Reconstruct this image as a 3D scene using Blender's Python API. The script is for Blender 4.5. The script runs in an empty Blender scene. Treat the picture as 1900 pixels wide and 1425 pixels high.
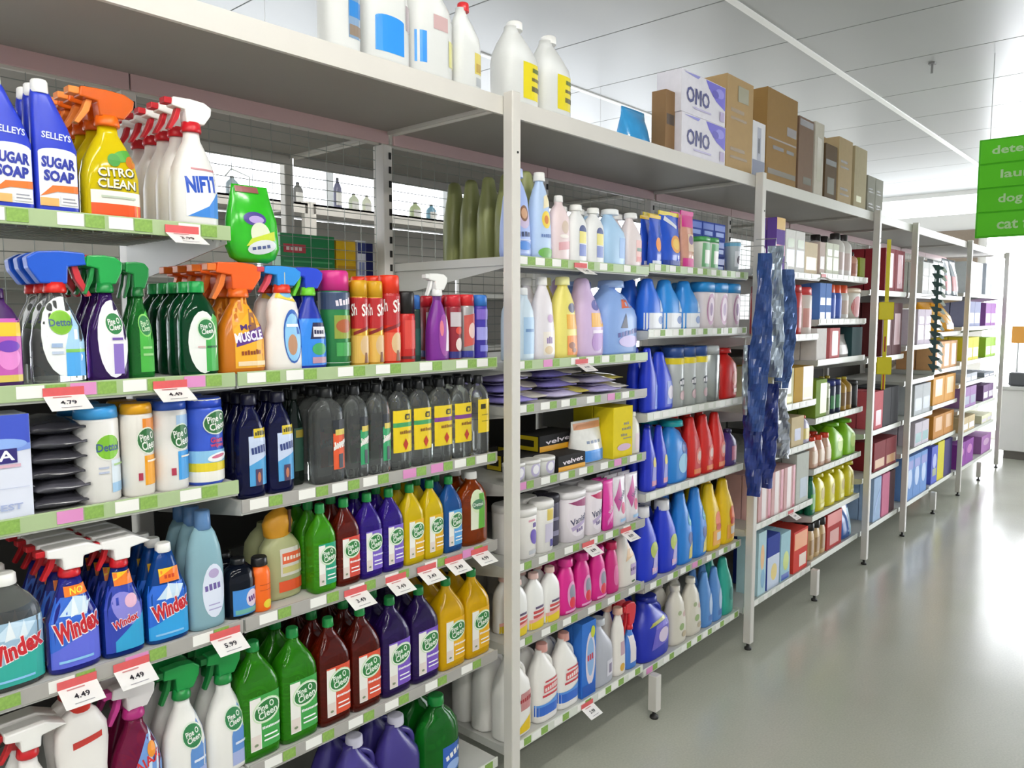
import bpy, bmesh, math, random
from mathutils import Vector, Matrix
random.seed(7)
SC = bpy.context.scene
COL = SC.collection
R = math.radians

# ------------------------------------------------------------------ camera
# world: X runs along the aisle, Y goes into the shelving (front posts at Y=0), Z up
FPX, YAW, PIT = 1432.4, R(41.73), R(-5.08)
CAM = Vector((0.0, -1.627, 1.689))
FW = Vector((math.cos(YAW)*math.cos(PIT), math.sin(YAW)*math.cos(PIT), math.sin(PIT)))
RT = Vector((math.sin(YAW), -math.cos(YAW), 0.0))
UP = RT.cross(FW)
cam_data = bpy.data.cameras.new('camera')
cam_data.sensor_width = 36.0
cam_data.lens = 36.0*FPX/1900.0
cam_data.clip_start = 0.05
cam = bpy.data.objects.new('camera', cam_data)
cam.matrix_world = Matrix(((RT.x, UP.x, -FW.x, CAM.x), (RT.y, UP.y, -FW.y, CAM.y), (RT.z, UP.z, -FW.z, CAM.z), (0, 0, 0, 1)))
COL.objects.link(cam)
SC.camera = cam

# ------------------------------------------------------------------ world, view
world = bpy.data.worlds.new('daylight')
SC.world = world
world.use_nodes = True
bg = world.node_tree.nodes['Background']
bg.inputs[0].default_value = (0.93, 0.97, 1.0, 1)
bg.inputs[1].default_value = 0.55
SC.view_settings.view_transform = 'Standard'
SC.view_settings.look = 'None'
SC.view_settings.gamma = 1.0
SC.view_settings.use_curve_mapping = False
SC.view_settings.exposure = 0.5
try:
    SC.cycles.use_denoising = True
    SC.cycles.max_bounces = 10
    SC.cycles.caustics_reflective = False
    SC.cycles.caustics_refractive = False
    SC.cycles.sample_clamp_indirect = 6.0
except Exception:
    pass

# ------------------------------------------------------------------ helpers
def lin(c):
    if isinstance(c, str):
        c = c.lstrip('#')
        c = [int(c[i:i+2], 16)/255 for i in (0, 2, 4)]
    return tuple((x/12.92 if x <= 0.04045 else ((x+0.055)/1.055)**2.4) for x in c[:3])

MATS = {}
def mat(color, rough=0.4, trans=0.0, ior=1.45, metal=0.0, spec=0.5, noise=0.0, scale=20.0, emit=0.0, coat=0.0, name=None):
    key = (color, rough, trans, ior, metal, spec, noise, scale, emit, coat, name)
    if key in MATS: return MATS[key]
    m = bpy.data.materials.new(name or ('paint_' + str(color).strip('#')))
    m.use_nodes = True
    nt = m.node_tree
    p = nt.nodes['Principled BSDF']
    col = lin(color)
    p.inputs['Base Color'].default_value = (*col, 1)
    p.inputs['Roughness'].default_value = rough
    p.inputs['Metallic'].default_value = metal
    p.inputs['IOR'].default_value = ior
    p.inputs['Transmission Weight'].default_value = trans
    p.inputs['Specular IOR Level'].default_value = spec
    p.inputs['Coat Weight'].default_value = coat
    p.inputs['Coat Roughness'].default_value = 0.08
    if noise > 0:
        tc = nt.nodes.new('ShaderNodeTexCoord')
        nz = nt.nodes.new('ShaderNodeTexNoise')
        nz.inputs['Scale'].default_value = scale
        nz.inputs['Detail'].default_value = 4
        nt.links.new(tc.outputs['Object'], nz.inputs['Vector'])
        mx = nt.nodes.new('ShaderNodeMix'); mx.data_type = 'RGBA'
        mx.inputs['A'].default_value = (*[c*(1-noise) for c in col], 1)
        mx.inputs['B'].default_value = (*[min(1, c*(1+noise)) for c in col], 1)
        nt.links.new(nz.outputs['Fac'], mx.inputs['Factor'])
        nt.links.new(mx.outputs['Result'], p.inputs['Base Color'])
    if emit > 0:
        p.inputs['Emission Color'].default_value = (*col, 1)
        p.inputs['Emission Strength'].default_value = emit
    MATS[key] = m
    return m

def pl(c): return mat(c, 0.32, noise=0.04, scale=14)              # opaque plastic
def gl(c, tr=.62): return mat(c, 0.08, trans=tr, ior=1.33, name='tinted_liquid_' + str(c).strip('#'))  # tinted liquid in PET
def clr(): return mat('#eef2f0', 0.04, trans=0.93, ior=1.25, name='clear_pet')
def cbd(c): return mat(c, 0.75, noise=0.08, scale=30)              # cardboard / paper
def film(c): return mat(c, 0.16, noise=0.10, scale=45)             # plastic film

PRINT = bpy.data.materials.new('label_print')
PRINT.use_nodes = True
_p = PRINT.node_tree.nodes['Principled BSDF']
_a = PRINT.node_tree.nodes.new('ShaderNodeVertexColor'); _a.layer_name = 'Col'
PRINT.node_tree.links.new(_a.outputs['Color'], _p.inputs['Base Color'])
_p.inputs['Roughness'].default_value = 0.35

def mesh_from(name, verts, faces, m=None, smooth=False):
    me = bpy.data.meshes.new(name)
    me.from_pydata(verts, [], faces)
    if smooth:
        me.polygons.foreach_set('use_smooth', [True]*len(me.polygons))
    if m: me.materials.append(m)
    me.update()
    return me

def bm_mesh(name, bm, m=None, smooth=False):
    me = bpy.data.meshes.new(name)
    bmesh.ops.recalc_face_normals(bm, faces=bm.faces[:])
    if smooth:
        for f in bm.faces: f.smooth = True
    bm.to_mesh(me); bm.free()
    if m: me.materials.append(m)
    return me

def add_box(bm, x0, x1, y0, y1, z0, z1):
    vs = [bm.verts.new((x, y, z)) for x in (x0, x1) for y in (y0, y1) for z in (z0, z1)]
    for f in ((0, 1, 3, 2), (4, 6, 7, 5), (0, 4, 5, 1), (2, 3, 7, 6), (0, 2, 6, 4), (1, 5, 7, 3)):
        bm.faces.new([vs[i] for i in f])

def box_mesh(name, x0, x1, y0, y1, z0, z1, m, bevel=0.0):
    bm = bmesh.new(); add_box(bm, x0, x1, y0, y1, z0, z1)
    if bevel > 0:
        bmesh.ops.bevel(bm, geom=bm.edges[:], offset=bevel, segments=2, affect='EDGES', profile=0.5)
    return bm_mesh(name, bm, m)

def add_tube(bm, pts, r, seg=8, cap=True):
    rings = []
    n = len(pts)
    for i, p in enumerate(pts):
        p = Vector(p)
        a = Vector(pts[max(i-1, 0)]); b = Vector(pts[min(i+1, n-1)])
        t = (b-a).normalized()
        s = t.cross(Vector((0, 1, 0)))
        if s.length < 1e-3: s = t.cross(Vector((1, 0, 0)))
        s.normalize(); q = t.cross(s)
        rr = r[i] if isinstance(r, (list, tuple)) else r
        rings.append([bm.verts.new(p + (s*math.cos(k*2*math.pi/seg) + q*math.sin(k*2*math.pi/seg))*rr) for k in range(seg)])
    for i in range(n-1):
        for k in range(seg):
            bm.faces.new((rings[i][k], rings[i][(k+1) % seg], rings[i+1][(k+1) % seg], rings[i+1][k]))
    if cap:
        bm.faces.new(rings[0][::-1]); bm.faces.new(rings[-1])

def prism(name, poly, th, m, bevel=0.002, smooth=False):
    """polygon in XZ, extruded along Y (centred)"""
    bm = bmesh.new()
    a = [bm.verts.new((x, -th/2, z)) for x, z in poly]
    b = [bm.verts.new((x, th/2, z)) for x, z in poly]
    bm.faces.new(a[::-1]); bm.faces.new(b)
    n = len(poly)
    for i in range(n):
        bm.faces.new((a[i], a[(i+1) % n], b[(i+1) % n], b[i]))
    bmesh.ops.recalc_face_normals(bm, faces=bm.faces[:])
    if bevel > 0:
        bmesh.ops.bevel(bm, geom=bm.edges[:], offset=bevel, segments=2, affect='EDGES', profile=0.5)
    return bm_mesh(name, bm, m, smooth)

def link(name, me, parent=None, loc=(0, 0, 0), rotz=0.0):
    o = bpy.data.objects.new(name, me)
    o.location = loc
    if rotz: o.rotation_euler = (0, 0, rotz)
    COL.objects.link(o)
    if parent is not None: o.parent = parent
    return o

def tag(o, label, cat, group=None):
    o['label'] = label; o['category'] = cat
    if group: o['group'] = group
    return o

def structure(name, me, loc=(0, 0, 0), parent=None):
    o = link(name, me, parent, loc)
    o['kind'] = 'structure'
    return o

# pixel <-> metric helpers (only used to read sizes and spacings from the photograph)
def proj(P):
    v = Vector(P)-CAM
    z = v.dot(FW)
    return 950+FPX*v.dot(RT)/z, 712.5-FPX*v.dot(UP)/z
def x_at(px, Y, Z):
    lo, hi = -1.2, 14.0
    for _ in range(40):
        m = (lo+hi)/2
        if proj((m, Y, Z))[0] < px: lo = m
        else: hi = m
    return (lo+hi)/2
def z_at(py, X, Y):
    lo, hi = -1.0, 4.0
    for _ in range(40):
        m = (lo+hi)/2
        if proj((X, Y, m))[1] > py: lo = m
        else: hi = m
    return (lo+hi)/2

# ------------------------------------------------------------------ text and label art
_txt = {}
_tcurve = bpy.data.curves.new('text_source', 'FONT')
_tobj = bpy.data.objects.new('text_source', _tcurve)
COL.objects.link(_tobj)
def text_geo(s, bold=0.022):
    k = (s, bold)
    if k in _txt: return _txt[k]
    _tcurve.body = s
    _tcurve.offset = bold
    _tcurve.resolution_u = 2
    _tcurve.size = 1.0
    bpy.context.view_layer.update()
    dg = bpy.context.evaluated_depsgraph_get()
    me = bpy.data.meshes.new_from_object(_tobj.evaluated_get(dg))
    vs = [(v.co.x, v.co.y) for v in me.vertices]
    fs = [tuple(p.vertices) for p in me.polygons]
    bpy.data.meshes.remove(me)
    x0 = min(v[0] for v in vs); x1 = max(v[0] for v in vs)
    y0 = min(v[1] for v in vs); y1 = max(v[1] for v in vs)
    vs = [((x-(x0+x1)/2), (y-(y0+y1)/2)) for x, y in vs]
    _txt[k] = (vs, fs, x1-x0, y1-y0)
    return _txt[k]

def rot2(x, y, d):
    c, s = math.cos(R(d)), math.sin(R(d))
    return x*c-y*s, x*s+y*c

READABLE = {'SELLEYS', 'SUGAR', 'SOAP', 'CITRO', 'CLEAN', 'NIFTI', 'Dettol', 'Pine O', 'Cleen', 'Mr', 'MUSCLE', 'Windex', 'NO', 'VIVA', 'BEST', 'Vanish', 'velvet',
            'O', 'Giant', 'wipes', 'AJAX', 'Sh', 'cat food', 'dog food', 'laundry', 'detergents', '3.99', '4.79', '4.49', '5.99', '3.49', '4.99', '5.49', '8.99', '2.99', '6.99', '3.20'}
def art_shape(sh, W, H):
    """returns 2D verts in metres (x, z), faces, colour"""
    k = sh[0]
    hw = W/2
    if k == 'r':
        _, u0, v0, u1, v1, c = sh
        return [(u0*hw, v0*H), (u1*hw, v0*H), (u1*hw, v1*H), (u0*hw, v1*H)], [(0, 1, 2, 3)], c
    if k == 'e':
        _, cu, cv, ru, rv, c = sh[:6]; rt = sh[6] if len(sh) > 6 else 0
        n = 20
        pts = [rot2(ru*hw*math.cos(i*2*math.pi/n), rv*H*math.sin(i*2*math.pi/n), rt) for i in range(n)]
        return [(cu*hw+x, cv*H+y) for x, y in pts], [tuple(range(n))], c
    if k == 'p':
        _, pts, c = sh
        return [(u*hw, v*H) for u, v in pts], [tuple(range(len(pts)))], c
    if k == 't' and sh[1] not in READABLE:      # lettering too blurred to read: a broken line of small marks
        _, st, cu, cv, hv, wu, c = sh[:7]; rt = sh[7] if len(sh) > 7 else 0
        n = max(3, len(st)); vs, fs = [], []
        rnd = random.Random(st)
        for i in range(n):
            x0 = (-.5+i/n)*wu*hw; x1 = x0+wu*hw/n*.72
            y0 = -.42*hv*H; y1 = (.2+.25*rnd.random())*hv*H
            b0 = len(vs)
            vs += [rot2(*q, rt) for q in ((x0, y0), (x1, y0), (x1, y1), (x0, y1))]
            fs.append((b0, b0+1, b0+2, b0+3))
        return [(cu*hw+x, cv*H+y) for x, y in vs], fs, c
    if k == 't':
        _, s, cu, cv, hv, wu, c = sh[:7]; rt = sh[7] if len(sh) > 7 else 0; shear = sh[8] if len(sh) > 8 else 0.0
        vs, fs, w, h = text_geo(s, sh[9] if len(sh) > 9 else 0.022)
        sy = hv*H/h; sx = wu*hw/w
        out = []
        for x, y in vs:
            x2 = x*sx+shear*y*sy; y2 = y*sy
            x2, y2 = rot2(x2, y2, rt)
            out.append((cu*hw+x2, cv*H+y2))
        return out, fs, c

def art_mesh(name, art, surf, W, H, zbreaks, lift=0.0007):
    V, Fc, Cc = [], [], []
    for li, sh in enumerate(art):
        pts, fs, c = art_shape(sh, W, H)
        bm = bmesh.new()
        vs = [bm.verts.new((x, 0, z)) for x, z in pts]
        for f in fs:
            try: bm.faces.new([vs[i] for i in f])
            except ValueError: pass
        xs = [p[0] for p in pts]; zs = [p[1] for p in pts]
        step = max(W/2*(0.22 if sh[0] != 't' else 0.3), .003)
        k = math.floor(min(xs)/step)+1
        while k*step < max(xs):
            bmesh.ops.bisect_plane(bm, geom=bm.verts[:]+bm.edges[:]+bm.faces[:], plane_co=(k*step, 0, 0), plane_no=(1, 0, 0)); k += 1
        for zb in zbreaks:
            if min(zs) < zb < max(zs):
                bmesh.ops.bisect_plane(bm, geom=bm.verts[:]+bm.edges[:]+bm.faces[:], plane_co=(0, 0, zb), plane_no=(0, 0, 1))
        bmesh.ops.triangulate(bm, faces=[f for f in bm.faces if len(f.verts) > 4])
        bm.verts.index_update()
        base = len(V)
        off = lift+li*0.00028
        for v in bm.verts:
            V.append(surf(v.co.x, v.co.z, off))
        cc = (*lin(c), 1.0)
        for f in bm.faces:
            f.normal_update()
            idx = [v.index+base for v in f.verts]
            if f.normal.y > 0: idx.reverse()
            Fc.append(idx); Cc.append(cc)
        bm.free()
    me = mesh_from(name, V, Fc, PRINT, False)
    at = me.color_attributes.new('Col', 'FLOAT_COLOR', 'CORNER')
    data = []
    for p in me.polygons:
        for _ in p.loop_indices: data.extend(Cc[p.index])
    at.data.foreach_set('color', data)
    return me

# ------------------------------------------------------------------ lofted bodies
def sect_at(S, z):
    if z <= S[0][0]: return S[0][1:]
    for a, b in zip(S, S[1:]):
        if a[0] <= z <= b[0]:
            t = 0 if b[0] == a[0] else (z-a[0])/(b[0]-a[0])
            return tuple(a[i]+(b[i]-a[i])*t for i in range(1, 5))
    return S[-1][1:]

def loft(name, S, m, seg=20, smooth=True):
    """S: list of (z, rx, ry, cx, n) superellipse sections"""
    V, Fs = [], []
    for (z, rx, ry, cx, n) in S:
        for k in range(seg):
            a = 2*math.pi*(k+0.5)/seg
            c, s = math.cos(a), math.sin(a)
            V.append((cx+rx*math.copysign(abs(c)**(2/n), c), ry*math.copysign(abs(s)**(2/n), s), z))
    for i in range(len(S)-1):
        for k in range(seg):
            Fs.append((i*seg+k, i*seg+(k+1) % seg, (i+1)*seg+(k+1) % seg, (i+1)*seg+k))
    nside = len(Fs)
    Fs.append(tuple(range(seg))[::-1]); Fs.append(tuple((len(S)-1)*seg+k for k in range(seg)))
    me = mesh_from(name, V, Fs, m)
    if smooth:
        me.polygons.foreach_set('use_smooth', [i < nside for i in range(len(Fs))])
    return me

def planar_surf(S):
    def f(x, z, off):
        rx, ry, cx, n = sect_at(S, z)
        t = max(-0.985, min(0.985, (x-cx)/max(rx, 1e-4)))
        return (cx+t*rx, -ry*(1-abs(t)**n)**(1/n)-off, z)
    return f
def wrap_surf(S):
    def f(x, z, off):
        rx, ry, cx, n = sect_at(S, z)
        a = x/max(S[1][1], 1e-4)*math.pi/2*0.637     # arc length based
        return (cx+(rx+off)*math.sin(a), -(ry+off)*math.cos(a), z)
    return f

class T:
    """a product template: list of (part, mesh, index of parent part or None)"""
    def __init__(s, name, W, H, D):
        s.name, s.W, s.H, s.D, s.parts = name, W, H, D, []
    def add(s, part, me, par=None):
        s.parts.append((part, me, par)); return len(s.parts)-1

def place(t, loc, label, cat, group=None, rotz=0.0):
    root = link(t.name, None, None, loc, rotz)
    root.empty_display_size = 0.05
    tag(root, label, cat, group)
    objs = []
    for part, me, par in t.parts:
        o = bpy.data.objects.new(part, me)
        o.parent = root if par is None else objs[par]
        COL.objects.link(o); objs.append(o)
    return root

def add_label(t, art, S, wrap=False, par=0, part='label'):
    if not art: return
    me = art_mesh(part, art, (wrap_surf if wrap else planar_surf)(S), t.W, t.H, [s[0] for s in S])
    t.add(part, me, par)

def scale_sect(S, W, H, D, cz=1.0):
    return [(z*H*cz, rx*W/2, ry*D/2, cx*W/2, n) for z, rx, ry, cx, n in S]

def cap_mesh(r, z0, z1, m, cx=0.0, ridged=True, taper=0.94, name='cap'):
    return loft(name, [(z0, r*0.97, r*0.97, cx, 2), (z0+0.001, r, r, cx, 2), (z1-0.003, r*taper, r*taper, cx, 2), (z1, r*taper*0.86, r*taper*0.86, cx, 2)], m, 14)

# ---- kinds: each returns a builder(W, H) -> T
def bottle(profile, body, cap, art=(), dr=0.6, capr=0.34, capz=0.9, capcx=0.0, wrap=False, name='bottle', handle=None, capname='cap'):
    def b(W, H):
        D = W*dr
        t = T(name, W, H, D)
        S = scale_sect(profile, W, H, D)
        t.add('body', loft('body', S, body))
        if cap is not None:
            t.add(capname, cap_mesh(capr*W/2, capz*H, H, cap, capcx*W/2))
        if handle:
            hx0, hz0, hx1, hz1, hr = handle
            bm = bmesh.new()
            pts = []
            for i in range(9):
                a = i/8
                x = hx0+(hx1-hx0)*a; z = hz0+(hz1-hz0)*a
                bul = math.sin(a*math.pi)*0.30
                pts.append(((x+bul)*W/2, 0, (z+bul*0.10)*H))
            add_tube(bm, pts, hr*W/2, 8)
            t.add('handle', bm_mesh('handle', bm, body, True))
        add_label(t, art, S, wrap)
        return t
    b.dr = dr; b.box = False
    return b

PINE = [(0, .86, .86, 0, 5), (.012, .97, .97, 0, 5), (.06, 1, 1, 0, 5), (.60, 1, 1, 0, 5), (.66, .97, .97, 0, 4.2), (.74, .80, .80, 0, 3.2), (.82, .52, .52, 0, 2.4), (.88, .30, .34, 0, 2), (.93, .29, .33, 0, 2)]
FLAT = [(0, .86, .86, 0, 3.2), (.015, .97, .97, 0, 3.2), (.05, 1, 1, 0, 3.2), (.48, 1, 1, 0, 3.2), (.60, .90, .95, -.04, 3), (.72, .72, .85, -.16, 2.6), (.84, .50, .62, -.32, 2.2), (.92, .42, .45, -.42, 2), (.95, .40, .42, -.42, 2)]
WAIST = [(0, .84, .84, 0, 2.6), (.015, .96, .96, 0, 2.6), (.08, 1, 1, 0, 2.6), (.35, .96, .96, 0, 2.6), (.55, .84, .88, 0, 2.4), (.68, .78, .82, 0, 2.2), (.80, .55, .62, 0, 2), (.88, .32, .42, 0, 2), (.93, .30, .40, 0, 2)]
ROUND = [(0, .88, .88, 0, 2), (.012, .98, .98, 0, 2), (.03, 1, 1, 0, 2), (.68, 1, 1, 0, 2), (.76, .90, .90, 0, 2), (.83, .62, .62, 0, 2), (.88, .36, .36, 0, 2), (.93, .34, .34, 0, 2)]
OVAL = [(0, .86, .86, 0, 2.6), (.015, .97, .97, 0, 2.6), (.05, 1, 1, 0, 2.6), (.55, 1, 1, 0, 2.6), (.68, .93, .93, 0, 2.5), (.79, .66, .74, 0, 2.2), (.86, .36, .48, 0, 2), (.92, .33, .44, 0, 2)]
SLANT = [(0, .86, .86, 0, 3), (.015, .96, .96, 0, 3), (.05, 1, 1, 0, 3), (.40, 1, 1, 0, 3), (.58, .86, .95, -.1, 2.8), (.72, .66, .82, -.2, 2.5), (.84, .50, .62, -.26, 2.2), (.92, .44, .55, -.28, 2.1), (.97, .40, .5, -.28, 2), (1.0, .26, .34, -.28, 2)]
JUG = [(0, .88, .88, 0, 3.2), (.012, .97, .97, 0, 3.2), (.04, 1, 1, 0, 3.2), (.50, 1, 1, 0, 3.2), (.60, .93, .95, -.02, 3), (.72, .66, .80, -.12, 2.6), (.82, .42, .58, -.18, 2.2), (.88, .30, .40, -.2, 2), (.93, .28, .38, -.2, 2)]
HAND = (.05, .84, .80, .56, .13)

def spray(body, collar, head, trig, art=(), dr=0.55, bz=0.74, face=-1, wedge=False, prof=None, hw=0.9, name='spray_bottle', nozzle=None):
    P = prof or [(0, .86, .86, 0, 2.8), (.015, .97, .97, 0, 2.8), (.05, 1, 1, 0, 2.8), (.45, .98, 1, 0, 2.8), (.62, .86, .92, 0, 2.6), (.78, .60, .74, 0, 2.4), (.90, .36, .54, 0, 2), (1.0, .32, .5, 0, 2)]
    def b(W, H):
        D = W*dr
        t = T(name, W, H, D)
        S = [(z*H*bz, rx*W/2, ry*D/2, cx*W/2, n) for z, rx, ry, cx, n in P]
        t.add('body', loft('body', S, body))
        cr = W*0.2
        ch = H*0.065
        t.add('collar', loft('collar', [(bz*H-0.004, cr*1.02, cr*1.02, 0, 2), (bz*H, cr*1.08, cr*1.08, 0, 2), (bz*H+ch, cr*0.94, cr*0.94, 0, 2)], collar, 14))
        z0 = bz*H+ch-0.003; hh = H-z0; w = W*hw
        if wedge:
            pts = [(.45, .62), (.45, .96), (-.30, 1.0), (-.72, .60), (-.22, .46), (-.20, 0), (.16, 0), (.18, .5)]
        else:
            pts = [(-.24, 0), (-.40, .45), (-.42, .76), (-.26, .95), (.05, 1.0), (.44, .97), (.47, .60), (.18, .52), (.16, 0)]
        poly = [(face*x*w, z0+z*hh) for x, z in pts]
        if face > 0: poly = poly[::-1]
        hd = t.add('trigger_head', prism('trigger_head', poly, W*(0.46 if wedge else 0.30), head, 0.003))
        nz = [(face*.45*w, z0+.66*hh), (face*.62*w, z0+.66*hh), (face*.62*w, z0+.92*hh), (face*.45*w, z0+.92*hh)]
        t.add('nozzle', prism('nozzle', nz if face < 0 else nz[::-1], W*0.24, nozzle or trig, 0.002), hd)
        tr = [(.24, .56), (.34, .56), (.40, .2), (.54, -.34), (.47, -.38), (.30, .12)]
        tr = [(face*x*w, z0+z*hh) for x, z in tr]
        t.add('trigger', prism('trigger', tr, W*0.16, trig, 0.0015), hd)
        add_label(t, art, S)
        return t
    b.dr = dr; b.box = False
    return b

def can(body, cap, art=(), capz=0.82, name='aerosol_can', lidr=0.98):
    def b(W, H):
        t = T(name, W, H, W)
        r = W/2
        S = [(0, r*.93, r*.93, 0, 2), (.006, r, r, 0, 2), (capz*H-.008, r, r, 0, 2), (capz*H, r*.93, r*.93, 0, 2)]
        t.add('body', loft('body', S, body, 18))
        t.add('cap', loft('cap', [(capz*H-.002, r*lidr*.99, r*lidr*.99, 0, 2), (H-.006, r*lidr*.97, r*lidr*.97, 0, 2), (H, r*lidr*.88, r*lidr*.88, 0, 2)], cap, 18))
        add_label(t, art, S, True)
        return t
    b.dr = 1.0; b.box = False
    return b

def carton(body, art=(), dr=0.6, name='carton', side=None, flap=False, bevel=0.0015):
    def b(W, H):
        D = W*dr
        t = T(name, W, H, D)
        t.add('body', box_mesh('body', -W/2, W/2, -D/2, D/2, 0, H, body, bevel))
        S = [(0, W/2, D/2, 0, 60), (H, W/2, D/2, 0, 60)]
        add_label(t, art, S)
        if side:
            me = art_mesh('side_label', side, lambda x, z, off: (-W/2-off, -x, z), D, H, [])
            t.add('side_label', me, 0)
        if flap:
            fl = prism('flap', [(-W/2, 0), (W/2, 0), (W/2*.92, W*.12), (-W/2*.9, W*.15)], .003, body, 0)
            bm = bmesh.new(); bm.from_mesh(fl)
            bmesh.ops.rotate(bm, verts=bm.verts[:], cent=(0, 0, 0), matrix=Matrix.Rotation(R(20), 3, 'X'))
            bmesh.ops.translate(bm, verts=bm.verts[:], vec=(0, D/2-.004, H)); bm.to_mesh(fl); bm.free()
            t.add('flap', fl, 0)
        return t
    b.dr = dr; b.box = True
    return b

def pouch(body, art=(), dr=0.45, name='pouch', top=None):
    def b(W, H):
        D = W*dr
        t = T(name, W, H, D)
        S = scale_sect([(0, .90, .75, 0, 2.6), (.03, .96, 1, 0, 2.6), (.25, 1, .96, 0, 2.4), (.55, .97, .74, 0, 2.2), (.80, .98, .34, 0, 2), (.92, 1, .10, 0, 2), (1, 1, .05, 0, 2)], W, H, D)
        t.add('bag', loft('bag', S, body))
        if top is not None:
            t.add('seal', box_mesh('seal', -W/2, W/2, -.003, .003, H*.93, H*1.001, top))
        add_label(t, art, S)
        return t
    b.dr = dr; b.box = False
    return b

def tub(body, lid, art=(), dr=0.85, lidz=0.86, name='tub'):
    def b(W, H):
        D = W*dr
        t = T(name, W, H, D)
        S = scale_sect([(0, .86, .86, 0, 3), (.02, .93, .93, 0, 3), (lidz*.95, 1, 1, 0, 3), (lidz, .96, .96, 0, 3)], W, H, D)
        t.add('body', loft('body', S, body))
        t.add('lid', loft('lid', scale_sect([(lidz-.01, 1.02, 1.02, 0, 3), (.96, 1.02, 1.02, 0, 3), (1, .92, .92, 0, 3)], W, H, D), lid))
        add_label(t, art, S)
        return t
    b.dr = dr; b.box = False
    return b

# ------------------------------------------------------------------ room shell
FLOOR_X0, FLOOR_X1, FLOOR_Y0, FLOOR_Y1, CEIL = -5.0, 12.6, -7.0, 4.9, 3.4
m = bpy.data.materials.new('vinyl_floor'); m.use_nodes = True
nt = m.node_tree; p = nt.nodes['Principled BSDF']
tc = nt.nodes.new('ShaderNodeTexCoord')
n1 = nt.nodes.new('ShaderNodeTexNoise'); n1.inputs['Scale'].default_value = 2.2; n1.inputs['Detail'].default_value = 6
n2 = nt.nodes.new('ShaderNodeTexNoise'); n2.inputs['Scale'].default_value = 120; n2.inputs['Detail'].default_value = 3
for n in (n1, n2): nt.links.new(tc.outputs['Object'], n.inputs['Vector'])
mx = nt.nodes.new('ShaderNodeMix'); mx.data_type = 'RGBA'
mx.inputs['A'].default_value = (*lin('#c2c4b5'), 1); mx.inputs['B'].default_value = (*lin('#cfd0c3'), 1)
nt.links.new(n1.outputs['Fac'], mx.inputs['Factor'])
mx2 = nt.nodes.new('ShaderNodeMix'); mx2.data_type = 'RGBA'; mx2.blend_type = 'MULTIPLY'
mx2.inputs['Factor'].default_value = 0.25
nt.links.new(mx.outputs['Result'], mx2.inputs['A']); nt.links.new(n2.outputs['Fac'], mx2.inputs['B'])
nt.links.new(mx2.outputs['Result'], p.inputs['Base Color'])
mr = nt.nodes.new('ShaderNodeMapRange'); mr.inputs['To Min'].default_value = 0.10; mr.inputs['To Max'].default_value = 0.26
nt.links.new(n1.outputs['Fac'], mr.inputs['Value']); nt.links.new(mr.outputs['Result'], p.inputs['Roughness'])
VINYL = m
structure('floor', box_mesh('floor', FLOOR_X0, FLOOR_X1, FLOOR_Y0, FLOOR_Y1, -0.1, 0, VINYL))

CEILM = mat('#a3a5a3', 0.30, noise=0.02, scale=3, name='ceiling_sheet')
BATTEN = mat('#f0f0ec', 0.35, name='ceiling_cover_strip')
ceil = structure('ceiling', box_mesh('ceiling', FLOOR_X0, FLOOR_X1, FLOOR_Y0, FLOOR_Y1, CEIL+0.012, CEIL+0.10, mat('#8d8e8c', 0.8, name='ceiling_void')))
PX_, PY_ = 0.86, 1.62
pan = box_mesh('ceiling_panel', 0.004, PX_-0.004, 0.012, PY_-0.012, 0, 0.010, CEILM, 0.002)
yl = [0.39+PY_*k for k in range(-5, 5)]
x = 4.90-PX_*11
while x < FLOOR_X1-0.3:
    for y in yl[:-1]:
        if y > FLOOR_Y0-0.5 and y+PY_ < FLOOR_Y1+0.7:
            link('ceiling_panel', pan, ceil, (x, y, CEIL))
    x += PX_
bat = box_mesh('cover_strip', FLOOR_X0, FLOOR_X1, -0.022, 0.022, CEIL-0.008, CEIL+0.004, BATTEN, 0.002)
for y in yl: link('cover_strip', bat, ceil, (0, y, 0))

# far wall with clerestory and shop windows (daylight behind glass), side wall with windows behind next aisle
WALLW = mat('#e6e5e1', 0.6, noise=0.03, scale=5, name='white_wall')
BROWN = mat('#8d7f70', 0.7, noise=0.25, scale=6, name='brown_pinboard')
GLASSD = mat('#f4f8ff', 0.2, emit=2.2, name='daylit_glass')
FX = 12.2
bm = bmesh.new()
add_box(bm, FX, FX+.15, -7, 4.6, 2.92, 3.08)      # beam under clerestory
add_box(bm, FX, FX+.15, -7, 4.6, 3.34, 3.42)
add_box(bm, FX, FX+.15, 0.62, 4.6, 0, 2.92)
add_box(bm, FX, FX+.15, -7, 0.62, 0, 0.12)
structure('wall_far', bm_mesh('wall_far', bm, WALLW))
structure('trim_1', box_mesh('trim_1', FX-.03, FX-.002, 0.72, 2.4, 2.30, 2.86, BROWN, 0.004))
w = structure('window_1', box_mesh('window_1', FX+.06, FX+.08, -7, 4.6, 3.08, 3.34, GLASSD))
w = structure('window_2', box_mesh('window_2', FX+.06, FX+.08, -7, 0.62, 0.12, 2.92, mat('#f6f9ff', 0.2, emit=6.0, name='sunlit_shop_window')))
fr = mat('#d8dadb', 0.4, name='window_frame')
for i in range(6):
    link('window_mullion', box_mesh('window_mullion', FX+.02, FX+.07, -6.9+i*1.4-.03, -6.9+i*1.4+.03, 0.12, 2.92, fr), w)
SY = 4.6
bm = bmesh.new()
add_box(bm, -5, 12.2, SY, SY+.15, 0, 1.0); add_box(bm, -5, 12.2, SY, SY+.15, 3.36, 3.42)
structure('wall_side', bm_mesh('wall_side', bm, WALLW))
w = structure('window_3', box_mesh('window_3', -5, 12.2, SY+.06, SY+.08, 1.0, 3.36, GLASSD))
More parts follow.
